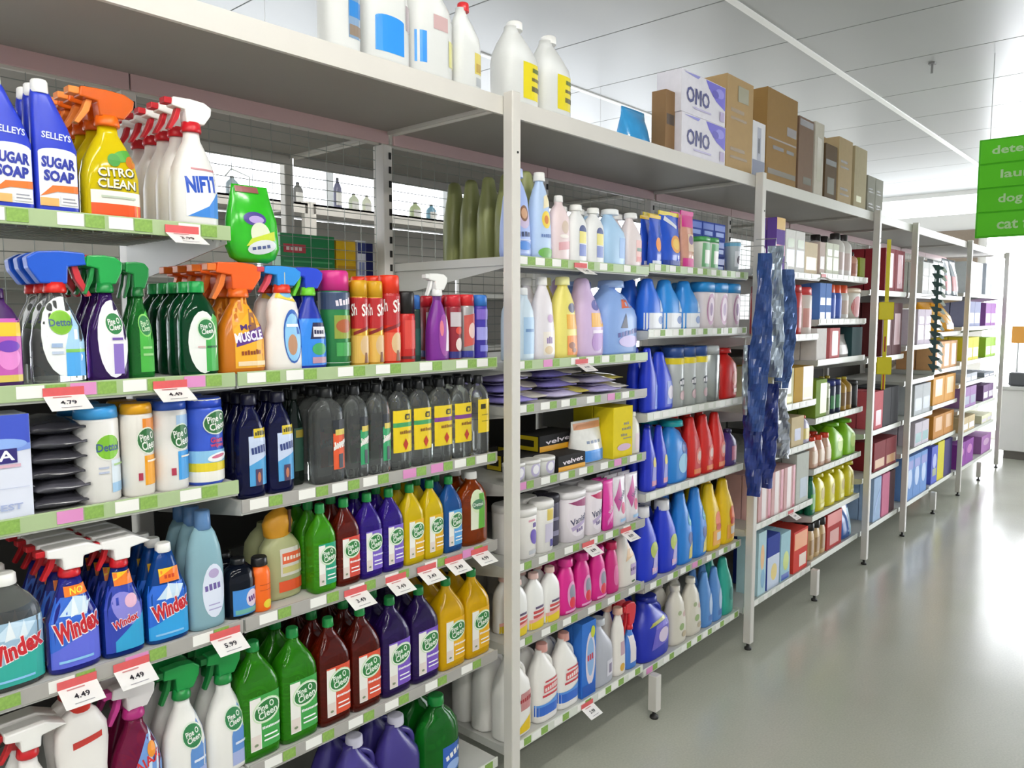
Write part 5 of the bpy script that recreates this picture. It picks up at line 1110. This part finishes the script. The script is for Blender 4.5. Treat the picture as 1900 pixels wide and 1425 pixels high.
F('C7b', bx('#6f9ad8', [('e', 0, .5, .6, .24, '#a8c4ec'), ('r', -.8, .7, .8, .9, '#4a5fc0')]), [(1698, 1710), (1710, 1724), (1724, 1735)], [836, 832, 828], 'blue powder box near the floor', 'box', rows=2)
F('C8b', bx('#5a6ad0', [('e', 0, .6, .6, .2, '#a0b0e8'), ('r', -.6, .2, .6, .4, '#8a9a6a')]), [(1737, 1748)], 822, 'indigo powder box near the floor', 'box', rows=2)
F('C8b', bx('#d8cc1a'), (1750, 1762), 812, 'yellow box near the floor by purple one', 'box', rows=2)
F('C8b', bx('#2f1f6a'), (1764, 1778), 806, 'dark purple box near the floor', 'box', rows=2)
# last bay
for q, (c, nm) in enumerate((('#dfe4e6', 'white'), ('#8a8fb0', 'slate'), ('#d8cc2a', 'yellow'), ('#b8bcc4', 'silver'), ('#a07ab0', 'mauve'), ('#c8b48a', 'sand'))):
    F('C9s%d' % (q+1), bx(c, stripe('#f0eef0' if q % 2 else '#9aa0b8')), [(1804, 1814), (1814, 1826)], [(487, 560, 625, 690, 712, 766)[q], None], '%s box in the last bay' % nm, 'box', rows=2)
    c2, n2 = (('#c8ccd8', 'pale grey'), ('#9a5fa8', 'violet'), ('#9ac43a', 'lime'), ('#8f96a0', 'dull grey'), ('#7a5a86', 'plum'), ('#e8e6c8', 'ivory'))[q]
    F('C10s%d' % (q+1), bx(c2, stripe('#e8e0ec')), [(1829, 1838), (1838, 1848)], [(490, 562, 626, 690, 712, 766)[q], None], '%s box at the end of the run' % n2, 'box', rows=2)
F('C9b', bx('#8a3a9a', [('e', 0, .6, .6, .2, '#c87ac0')]), [(1798, 1812), (1812, 1826)], [808, 803], 'magenta purple box by the floor', 'box', rows=2)
F('C10b', bx('#b07ab8', [('e', 0, .6, .6, .2, '#d8b0d8')]), [(1828, 1845)], 800, 'light orchid box by the floor', 'box', rows=2)

# ------------------------------------------------------------------ stock on top of the shelving
FROST = mat('#f2f3f0', .28, trans=.25, ior=1.3, name='frosted_white_plastic')
F('T', bottle(JUG, FROST, pl('#f0efec'), [('r', .05, .10, .95, .42, '#7f9ab8'), ('r', .1, .26, .9, .38, '#2f7fc8'), ('r', .1, .12, .9, .2, '#8a7a6a')], dr=.7, handle=HAND), (597, 664), 0, 'frosted white jug with blue and grey label on top', 'jug', rows=1, setback=-.01, Hfix=.33)
F('T', bottle(JUG, FROST, pl('#f0efec'), [('r', -.7, .08, .5, .34, '#2f8fe8'), ('e', -.1, .34, .6, .03, '#2f8fe8'), ('r', .6, .3, .95, .5, '#b0a4a8')], dr=.7, handle=HAND), (668, 756), 0, 'frosted white jug with bright blue label on top', 'jug', rows=1, setback=-.01, Hfix=.33)
F('T', bottle(JUG, FROST, pl('#f0efec'), [('r', -.9, .1, -.5, .36, '#2f8fe8'), ('r', -.2, .40, .5, .52, '#c8a8a8'), ('r', .55, .12, .95, .34, '#d8d48a')], dr=.7, handle=HAND), (758, 838), 0, 'frosted white jug with pale pink patch on top', 'jug', rows=1, setback=-.01, Hfix=.33)
F('T', bottle(JUG, FROST, pl('#cf2f34'), [('r', .2, .18, .85, .42, '#d8c86a'), ('r', .3, .04, .8, .14, '#b4b8bc'), ('r', .3, .2, .75, .3, '#b89a4a')], dr=.7, handle=HAND), (838, 882), 4, 'frosted white jug with red cap on top', 'jug', rows=1, setback=-.01, fill=1.1)
F('T', bottle(JUG, FROST, pl('#f2f1ee'), [('r', -.25, .08, .95, .50, '#e6d414'), ('r', .25, .18, .8, .24, '#5a5210'), ('r', .25, .3, .8, .34, '#6a6014'), ('r', .3, .40, .75, .45, '#5a6a14')], dr=.7, handle=HAND), [(926, 1000), (1000, 1048)], [48, 64], 'frosted white jug with yellow label above the corner post', 'jug', rows=1, setback=-.01)
F('T', pouch(film('#3fa0e0'), [], dr=.7), (1186, 1228), 212, 'blue bag slumped beside brown box on top', 'bag', rows=1, setback=.06)
KR = '#a8885c'
def kraft(c=KR, art=(), dr=.6, flap=False, side=None): return carton(cbd(c), list(art), dr=dr, name='cardboard_carton', flap=flap, side=side)
txt = lambda c='#5a4630': [('r', -.7, .62, .3, .66, c), ('r', -.7, .54, .5, .57, c), ('r', -.7, .2, .4, .24, c), ('r', -.7, .12, .6, .15, c)]
F('T', kraft('#8a6a46', [('r', -.8, .45, .8, .62, '#4a3a2a')], dr=.9), (1232, 1250), 170, 'narrow brown carton left of laundry powder boxes', 'carton', rows=1, setback=.02)
omo = [('p', [(.05, .98), (.98, .98), (.98, .40), (.55, .55), (.2, .80)], '#5a4fc8'), ('e', .72, .78, .2, .12, '#8a86e0'), ('e', .5, .72, .16, .1, '#3f34b0'), ('p', [(-.9, .95), (-.3, .9), (-.2, .98)], '#8f8fd8'), ('t', 'O', -.62, .46, .38, .34, '#1f2370'), ('t', 'O', .06, .46, .38, .34, '#1f2370'), ('p', [(-.42, .27), (-.35, .27), (-.35, .65), (-.42, .65)], '#1f2370'), ('p', [(-.21, .27), (-.14, .27), (-.14, .65), (-.21, .65)], '#1f2370'), ('p', [(-.39, .65), (-.35, .65), (-.26, .42), (-.30, .42)], '#1f2370'), ('p', [(-.17, .65), (-.21, .65), (-.30, .42), (-.26, .42)], '#1f2370'), ('r', -.5, .16, .3, .20, '#c0b8dc'), ('r', .72, .1, .92, .34, '#b8a8d0')]
Hb = .13
OMOJ = F('T', carton(cbd('#e6e3ec'), omo, dr=.30, name='laundry_powder_box'), (1252, 1338), 222, 'white laundry powder box under another on top', 'box', rows=1, setback=-.01, Hfix=.172)
F('T', kraft('#b49668', txt('#8a7048')+[('r', -.2, .75, .6, .92, '#8f8a6a')]), (1341, 1392), 152, 'tall tan carton beside the laundry powder boxes', 'carton', rows=1, setback=-.01)
F('T', carton(cbd('#e2e2e6'), [('r', -.3, .3, .3, .9, '#9a9cab'), ('r', -1, .0, 1, .3, '#5f6480'), ('t', 'I', 0, .6, .4, .3, '#23252f')], dr=.8, name='slim_box'), (1394, 1418), 230, 'slim white and grey box between cartons', 'box', rows=1, setback=-.01)
F('T', kraft('#96743f', [('r', .3, .56, .95, .66, '#4a3826'), ('r', -.9, .46, .95, .48, '#6a5434'), ('r', -.6, .36, .1, .40, '#3a2c1c'), ('r', .3, .36, .8, .40, '#3a2c1c'), ('r', -.9, .08, .95, .14, '#5a4630')], dr=.7, flap=True), (1420, 1478), 184, 'large open brown carton on top', 'carton', rows=1, setback=-.01)
F('T', kraft('#7d6450', [('r', -.9, .88, .9, .97, '#3a3028'), ('r', -.3, .1, .8, .2, '#4f3d2c')], dr=.6), (1480, 1508), 224, 'greyish brown carton with dark print band', 'carton', rows=1, setback=-.01)
F('T', carton(cbd('#c8c2b4'), [('r', -.5, .2, .5, .8, '#b4ac98')], dr=1.0, name='slim_box'), (1510, 1527), 232, 'slim pale grey box on top', 'box', rows=1, setback=-.01)
F('T', kraft('#5f4a30', [('r', -.9, .62, .9, .72, '#2c2318'), ('r', -.6, .1, .6, .4, '#4a3820')], dr=.6), (1530, 1552), 272, 'dark brown carton on top', 'carton', rows=1, setback=-.01)
F('T', kraft('#b8a078', txt(), dr=.6, flap=True), (1554, 1580), 262, 'tan carton with raised flaps on top', 'carton', rows=1, setback=-.01)
F('T', kraft('#b4a684', [('r', -.6, .1, .2, .2, '#d8d4a0')], dr=.6), (1584, 1607), 278, 'pale tan carton at the end of the cartons', 'carton', rows=1, setback=-.01)
F('T', kraft('#8f8d80', txt('#5f5d54'), dr=.6), [(1609, 1624), (1624, 1638)], [330, 334], 'small grey carton on top', 'carton', rows=1, setback=-.01)
stock()
place(OMOJ['t'], (OMOJ['fx'][0]-.008, YF-.01+OMOJ['t'].D/2, 2.361+.1729), 'white laundry powder box stacked on another on top', 'box', OMOJ['grp'])

# ------------------------------------------------------------------ folded black bags, orange tag, sale cards
a, b, z = SH['C0s3']
X = x_at(103, YF+.06, z)
for i in range(6):
    t = sachet(.098, .20, ('#3a3940', '#4b4a52', '#323138')[i % 3], [], .017)
    t.name = 'bin_liner_pack'
    o = place(t, (X+.004*math.sin(i*2), YF+.115, z+.0006+i*.030), 'folded black plastic pack, number %s from the bottom of its stack' % ('one', 'two', 'three', 'four', 'five', 'six')[i], 'plastic pack', 'stack of folded black packs')
    o.rotation_euler = (0, 0, R(3*math.sin(i*3)))
a, b, z = SH['C1s4']
X = PYJ['fx'][0]
t = T('swing_tag', .06, .10, .02)
t.add('tag', loft('tag', [(0, .022, .018, 0, 2), (.015, .036, .026, 0, 2), (.045, .042, .028, .002, 2), (.065, .034, .024, .004, 2), (.080, .016, .012, .008, 2), (.088, .005, .004, .010, 2)], mat('#e2a02c', .35, noise=.2, scale=30, name='orange_mesh')))
t.add('stripe', box_mesh('stripe', .020, .027, -.026, -.020, .02, .08, mat('#5a3a28', .5, name='brown_tape')), 0)
place(t, (X-.005, YF+.05+PYJ['t'].D/2, z+.150), 'orange teardrop tag on the pale yellow bottle', 'tag')

CARDW = mat('#f4f2ee', .5, name='sale_card_white'); CARDR = mat('#d45a5c', .5, noise=.1, scale=60, name='sale_card_red')
def sale_card(key, px, price, label, out=62, w=.074, h=.052):
    a, b, z = SH[key]
    X = min(max(x_at(px, YF-.01, z), a+w/2), b-w/2)
    t = T('sale_card', w, h, .03)
    t.add('header', box_mesh('header', -w/2, w/2, -.0012, 0, -.024, -.007, CARDR))
    bm = bmesh.new(); add_box(bm, -w/2, w/2, -.0008, 0, -h, 0)
    M = Matrix.Rotation(-R(out), 3, 'X')
    bmesh.ops.rotate(bm, verts=bm.verts[:], cent=(0, 0, 0), matrix=M)
    bmesh.ops.translate(bm, verts=bm.verts[:], vec=(0, -.0014, -.024))
    c = t.add('card', bm_mesh('card', bm, CARDW))
    def surf(x, zz, off):
        v = M @ Vector((x, -.0009-off, zz-h)); return (v.x, v.y-.0014, v.z-.024)
    t.add('print', art_mesh('print', [('t', price, 0, .50, .26, .8, '#2c2a30'), ('r', -.5, .14, .5, .18, '#a8a6aa'), ('r', -.6, .84, .3, .90, '#c88a8a')], surf, w, h, []), c)
    place(t, (X, YF-.0085, z+.004), label, 'price card', 'red and white sale cards')
for key, px, pr, lb in (('C0s1', 338, '3.99', 'sale card under the white trigger sprays'), ('C0s2', 118, '4.79', 'sale card under the clear and blue sprays'), ('C0s2', 316, '4.49', 'sale card under the dark green refill bottles'),
        ('C0s4', 143, '4.49', 'sale card under the violet blue window spray'), ('C0s4', 244, '4.49', 'sale card under the bright blue refill bottle'), ('C0s4', 418, '5.99', 'sale card under the small black bottle'),
        ('C1s4', 660, '3.49', 'sale card under the small dark red bottle'), ('C1s4', 735, '3.49', 'sale card under the small purple bottles'), ('C1s4', 792, '3.49', 'sale card under the small yellow bottles'), ('C1s4', 842, '3.49', 'sale card under the small blue bottle'), ('C1s4', 890, '4.99', 'sale card under the amber disinfectant'),
        ('C2s1', 1078, '5.49', 'sale card under the pale pink bottle'), ('C2s2', 1080, '4.99', 'sale card under the lilac softener'), ('C2s5', 1092, '8.99', 'sale card under the stain remover tubs'), ('C2s5', 1162, '8.99', 'sale card under the stain remover pouches'),
        ('C2b', 1090, '2.99', 'sale card under the bleach jugs'), ('C4s5', 1468, '6.99', 'sale card under the pink striped cartons'), ('C5s1', 1525, '3.20', 'sale card under the slim taupe carton')):
    sale_card(key, px, pr, 'red and white '+lb)

# ------------------------------------------------------------------ things hanging from the shelving
HOOK = mat('#b8bab8', .3, metal=.8, name='hook_wire')
def hanging(px, ytop, ybot, wpx, Y, color, label, seed, metal=.0, rough=.2):
    X = x_at(px, Y, 1.5)
    z1 = z_at(ytop, X, Y); z0 = z_at(ybot, X, Y)
    d = (Vector((X, Y, 1.5))-CAM).dot(FW)
    W = wpx/FPX*d; H = z1-z0
    rnd = random.Random(seed)
    W *= 1.35
    PHI = R(-62)
    S = []
    n = 22
    for i in range(n+1):
        f = i/n
        S.append((f*H, W/2*(.50+.5*math.sin(min(1, f*1.15+.06)*math.pi*.93)**.6*(.8+.3*rnd.random())), 0.006+.008*rnd.random(), W*.12*math.sin(f*3.2+seed)+W*.06*(rnd.random()-.5), 2.0))
    m = mat(color, rough, metal=metal, noise=.6, scale=30, name='crumpled_film_'+color.strip('#'))
    t = T('hanging_packet', W, H, .06)
    me = loft('film', S, m, 22, False)
    for v in me.vertices:      # creases
        k = 1+.28*math.sin(v.co.x*190+seed+v.co.z*23)*math.cos(v.co.z*61+seed*2)
        v.co.y *= k*1.15
        v.co.y += .010*math.sin(v.co.x*70+v.co.z*31+seed)
    t.add('film', me)
    bm = bmesh.new(); add_tube(bm, [(S[-1][3], 0, H-.01), (S[-1][3], 0, H+.02), (S[-1][3]*.5, .01, H+.035), (math.sin(PHI)*(-Y-.021), math.cos(PHI)*(-Y-.021), H+.035)], .002, 6)
    t.add('hook', bm_mesh('hook', bm, HOOK))
    place(t, (X, Y, z0), label, 'packet', 'blue and silver packets hanging by the post', PHI)
hanging(1402, 640, 920, 26, -.075, '#22357a', 'long navy packet hanging low on the post', 2)
hanging(1410, 470, 800, 28, -.115, '#2f4a86', 'mid blue crumpled packet hanging against the post', 5)
hanging(1436, 456, 700, 30, -.125, '#a9b6c4', 'pale silver crumpled packet hanging right of the post', 9, .6)
hanging(1454, 500, 720, 28, -.060, '#4a659a', 'greyish blue packet hanging over the silver one', 12, .3)
hanging(1454, 722, 850, 26, -.080, '#a9aeb6', 'short silver grey packet hanging low beside the post', 15, .6)
hanging(1432, 712, 905, 24, -.060, '#1d2f78', 'dark blue packet at the bottom of the hanging ones', 17)
hanging(1384, 640, 770, 9, -.050, '#b0bac2', 'small silver packet left of the post', 21, .6)

# hanging green bag beside the wire shelf
X = x_at(470, .10, 1.8)
z1 = z_at(345, X, .10); z0 = z_at(488, X, .10)
t = T('hanging_bag', .13, z1-z0, .06)
H = z1-z0
S = scale_sect([(0, .55, .4, 0, 2.4), (.06, .85, .8, 0, 2.4), (.2, 1, 1, 0, 2.4), (.55, .95, .9, -.02, 2.4), (.8, .78, .6, -.05, 2.2), (.95, .70, .2, -.06, 2), (1, .68, .06, -.06, 2)], .138, H, .06)
t.add('bag', loft('bag', S, film('#2fae22')))
add_label(t, [('e', -.1, .56, .45, .09, '#4a3f8a'), ('e', -.05, .55, .3, .05, '#b8a0d8'), ('e', .1, .36, .4, .16, '#dfe4c8', 20), ('p', [(-.5, .20), (.7, .30), (.7, .42), (-.3, .30)], '#c8d83a'), ('e', .15, .20, .6, .09, '#d8dce0', 12), ('t', 'wipe', .12, .2, .06, .8, '#4a5a8a', 10), ('p', [(-.7, .90), (.2, .90), (.2, .98), (-.7, .98)], '#8a4a4a')], S)
bm = bmesh.new(); add_tube(bm, [(-.004, 0, H-.012), (-.004, -.004, H+.02), (-.06, -.02, H+.03), (-.075, -.02, H+.012)], .0018, 6)
t.add('hook', bm_mesh('hook', bm, HOOK))
place(t, (X, .10, z0), 'bright green bag hanging at the end of the wire shelf', 'bag')

# yellow clip strip on the third post, spiky strip on the fourth
YEL = mat('#e6d81a', .4, noise=.08, scale=20, name='yellow_plastic')
X = kx(4)
t = T('clip_strip', .05, .9, .02)
t.add('strap', box_mesh('strap', -.012, .012, -.002, .002, .0, .98, YEL, .001))
for zz in (.10, .46): t.add('tag', box_mesh('tag', -.045, .045, -.010, -.0025, zz, zz+.115, YEL, .006))
for zz in (.0, .25): t.add('cord', box_mesh('cord', -.004, .004, -.006, -.0025, zz, zz+.1, mat('#b8322c', .5, name='red_cord')))
bm = bmesh.new(); add_tube(bm, [(0, 0, .96), (math.sin(R(-68))*.054, math.cos(R(-68))*.054, .96)], .003, 6)
t.add('hook', bm_mesh('hook', bm, HOOK))
place(t, (X, -.075, z_at(722, X, -.035)), 'yellow hanging strip with square yellow tags on the post', 'clip strip', None, R(-68))
X = x_at(1724, -.03, 1.5)
z1 = z_at(492, X, -.03); z0 = z_at(690, X, -.03); H = z1-z0
t = T('clip_strip', .1, H, .04)
DG = mat('#2f4a4c', .4, noise=.15, scale=30, name='dark_green_plastic'); DW = mat('#d6dede', .35, name='white_plastic_tip')
t.add('strap', box_mesh('strap', -.010, .010, -.002, .002, 0, H, DG))
nb = 13
for i in range(nb):
    zz = (i+.3)*H/nb
    t.add('clip', prism('clip', [(-.042, zz+.045), (-.015, zz), (.038, zz+.012), (.032, zz+.03), (-.012, zz+.045)], .02, DG, .002))
    t.add('tip', prism('tip', [(.018, zz+.014), (.052, zz-.018), (.066, zz-.012), (.040, zz+.03)], .018, DW, .002))
bm = bmesh.new(); hz = SH['C7s1'][2]-z0-.014; add_tube(bm, [(0, 0, hz), (math.sin(R(-60))*.1085, math.cos(R(-60))*.1085, hz)], .003, 6)
t.add('hook', bm_mesh('hook', bm, HOOK))
place(t, (X, -.07, z0), 'dark green hanging strip of spiky clips with white tips', 'clip strip', None, R(-60))

# ------------------------------------------------------------------ seen through the mesh
def rearbox(px0, px1, yt, zb, Y, c, art, label, cat='pack', dr=.25):
    X0, X1 = x_at(px0, Y, zb), x_at(px1, Y, zb)
    W = X1-X0; H = z_at(yt, (X0+X1)/2, Y)-zb
    t = carton(film(c), art, dr=dr, name='pack')(W, H)
    place(t, ((X0+X1)/2, Y+t.D/2, zb+.0006), label, cat, 'packs on the far side of the wire mesh')
rearbox(522, 622, 436, 1.806, .72, '#2a7f4a', [('r', -.9, .60, -.1, .78, '#b83a44'), ('t', 'soap', -.5, .69, .1, .6, '#f0d8d4'), ('r', -.8, .1, .9, .3, '#7fa83a'), ('r', -.9, .40, .9, .44, '#3f9a5f')], 'green pack with red label behind wire mesh')
rearbox(625, 661, 446, 1.806, .72, '#d8ae22', [('r', -.9, .3, .9, .4, '#b88a1a')], 'mustard yellow pack behind wire mesh', dr=.6)
rearbox(664, 680, 447, 1.806, .72, '#d8dae6', [('r', -.9, .7, .9, .95, '#2f3a7a'), ('r', -.6, .2, .6, .5, '#7f8ab8')], 'white and navy pack behind wire mesh', dr=.8)
rearbox(681, 693, 452, 1.806, .72, '#23286a', [], 'navy pack beside upright behind wire mesh', dr=.8)
for px, yt, wpx, c, nm in ((626, 330, 16, '#5f6078', 'tall slate bottle'), (656, 372, 20, '#b8c0a8', 'pale olive bottle'), (552, 338, 20, '#6a6a68', 'dark grey bottle'), (680, 378, 18, '#c8ccb8', 'cream bottle'), (430, 330, 24, '#8a9aa0', 'blue grey bottle'), (770, 400, 22, '#a8b48a', 'sage green bottle'), (800, 408, 20, '#6f9ab0', 'dull blue bottle')):
    Y = 2.56
    X = x_at(px, Y, 2.5); d = (Vector((X, Y, 2.4))-CAM).dot(FW)
    t = bottle(OVAL, pl(c), pl('#2f2f33'), stripe('#c8c8c4'), dr=.8)(wpx/FPX*d, max(.12, z_at(yt, X, Y)-2.361))
    place(t, (X, Y, 2.3605), nm+' on top of the shelving across the next aisle', 'bottle', 'bottles on top of the next shelving')

# ------------------------------------------------------------------ hanging aisle sign
SGN = mat('#62dc1c', .45, name='sign_green'); SGD = mat('#52c80e', .5, name='sign_green_edge')
SX, SY0, SW = 6.0, -.447, .66
sg = link('aisle_sign', None, None, (SX, SY0-SW/2, 2.205)); tag(sg, 'bright green hanging aisle sign with four worded panels', 'sign')
link('backing', box_mesh('backing', .004, .018, -SW/2, SW/2, 0, .645, SGD, .003), sg)
for i, wd in enumerate(('cat food', 'dog food', 'laundry', 'detergents')):
    z0 = .012+i*.158
    p_ = link('sign_panel', box_mesh('sign_panel', -.004, .004, -SW/2+.035, SW/2-.012, z0, z0+.148, SGN, .002), sg)
    me = art_mesh('lettering', [('t', wd, -.12 if wd != 'laundry' else -.10, .5, .48 if wd != 'dog food' else .5, 1.30 if wd == 'detergents' else 1.0, '#c4eeb0')], lambda x, zz, off: (-.004-off, -x, z0+zz), SW, .148, [])
    link('lettering', me, p_)
for yy in (-SW/2+.06, SW/2-.06):
    bm = bmesh.new(); add_tube(bm, [(.011, yy, .645), (.011, yy, CEIL-2.205)], .0025, 6)
    link('hanging_wire', bm_mesh('hanging_wire', bm, HOOK), sg)

bm = bmesh.new(); add_tube(bm, [(0, 0, -.07), (0, 0, .0)], .008, 8); add_box(bm, -.02, .02, -.02, .02, -.012, -.001)
link('ceiling_hook', bm_mesh('ceiling_hook', bm, mat('#8a8a88', .5, name='hook_grey')), ceil, (5.95, -.15, CEIL))

# cartons pushed under the shelving
t = kraft('#9a5a34', [], dr=.8)(.34, .14)
place(t, (x_at(1702, .25, .05)+.05, .42, .0005), 'reddish brown carton pushed under the shelving', 'carton')
t = carton(cbd('#e0d6d0'), [], dr=.8, name='cardboard_carton')(.22, .14)
place(t, (x_at(1724, .25, .05)+.12, .40, .0005), 'pale carton on the floor under the shelving', 'carton')

# ------------------------------------------------------------------ far end: checkout stand before the window
ck = link('checkout_stand', None, None, (10.9, -.25, 0)); tag(ck, 'white checkout stand with orange board before the window', 'checkout')
CW = mat('#e9e8e6', .4, noise=.03, scale=6, name='white_laminate')
link('counter', box_mesh('counter', -.3, .3, -.75, .35, .10, .82, CW, .01), ck)
link('plinth', box_mesh('plinth', -.26, .26, -.70, .30, 0, .10, mat('#6f6a64', .6, name='dark_plinth')), ck)
link('worktop', box_mesh('worktop', -.34, .34, -.80, .40, .82, .86, mat('#cfcfcd', .3, name='grey_worktop'), .008), ck)
link('board', box_mesh('board', -.02, .02, -.75, .32, 1.36, 1.56, mat('#e8a44a', .5, noise=.1, scale=5, name='orange_board'), .004), ck)
link('basket', box_mesh('basket', -.2, .2, -.1, .3, .862, 1.02, mat('#5a5c60', .5, name='grey_basket'), .02), ck)
for yy in (-.6, .25):
    bm = bmesh.new(); add_tube(bm, [(0, yy, .86), (0, yy, 1.36)], .012, 8)
    link('upright', bm_mesh('upright', bm, HOOK), ck)

bpy.data.objects.remove(_tobj)
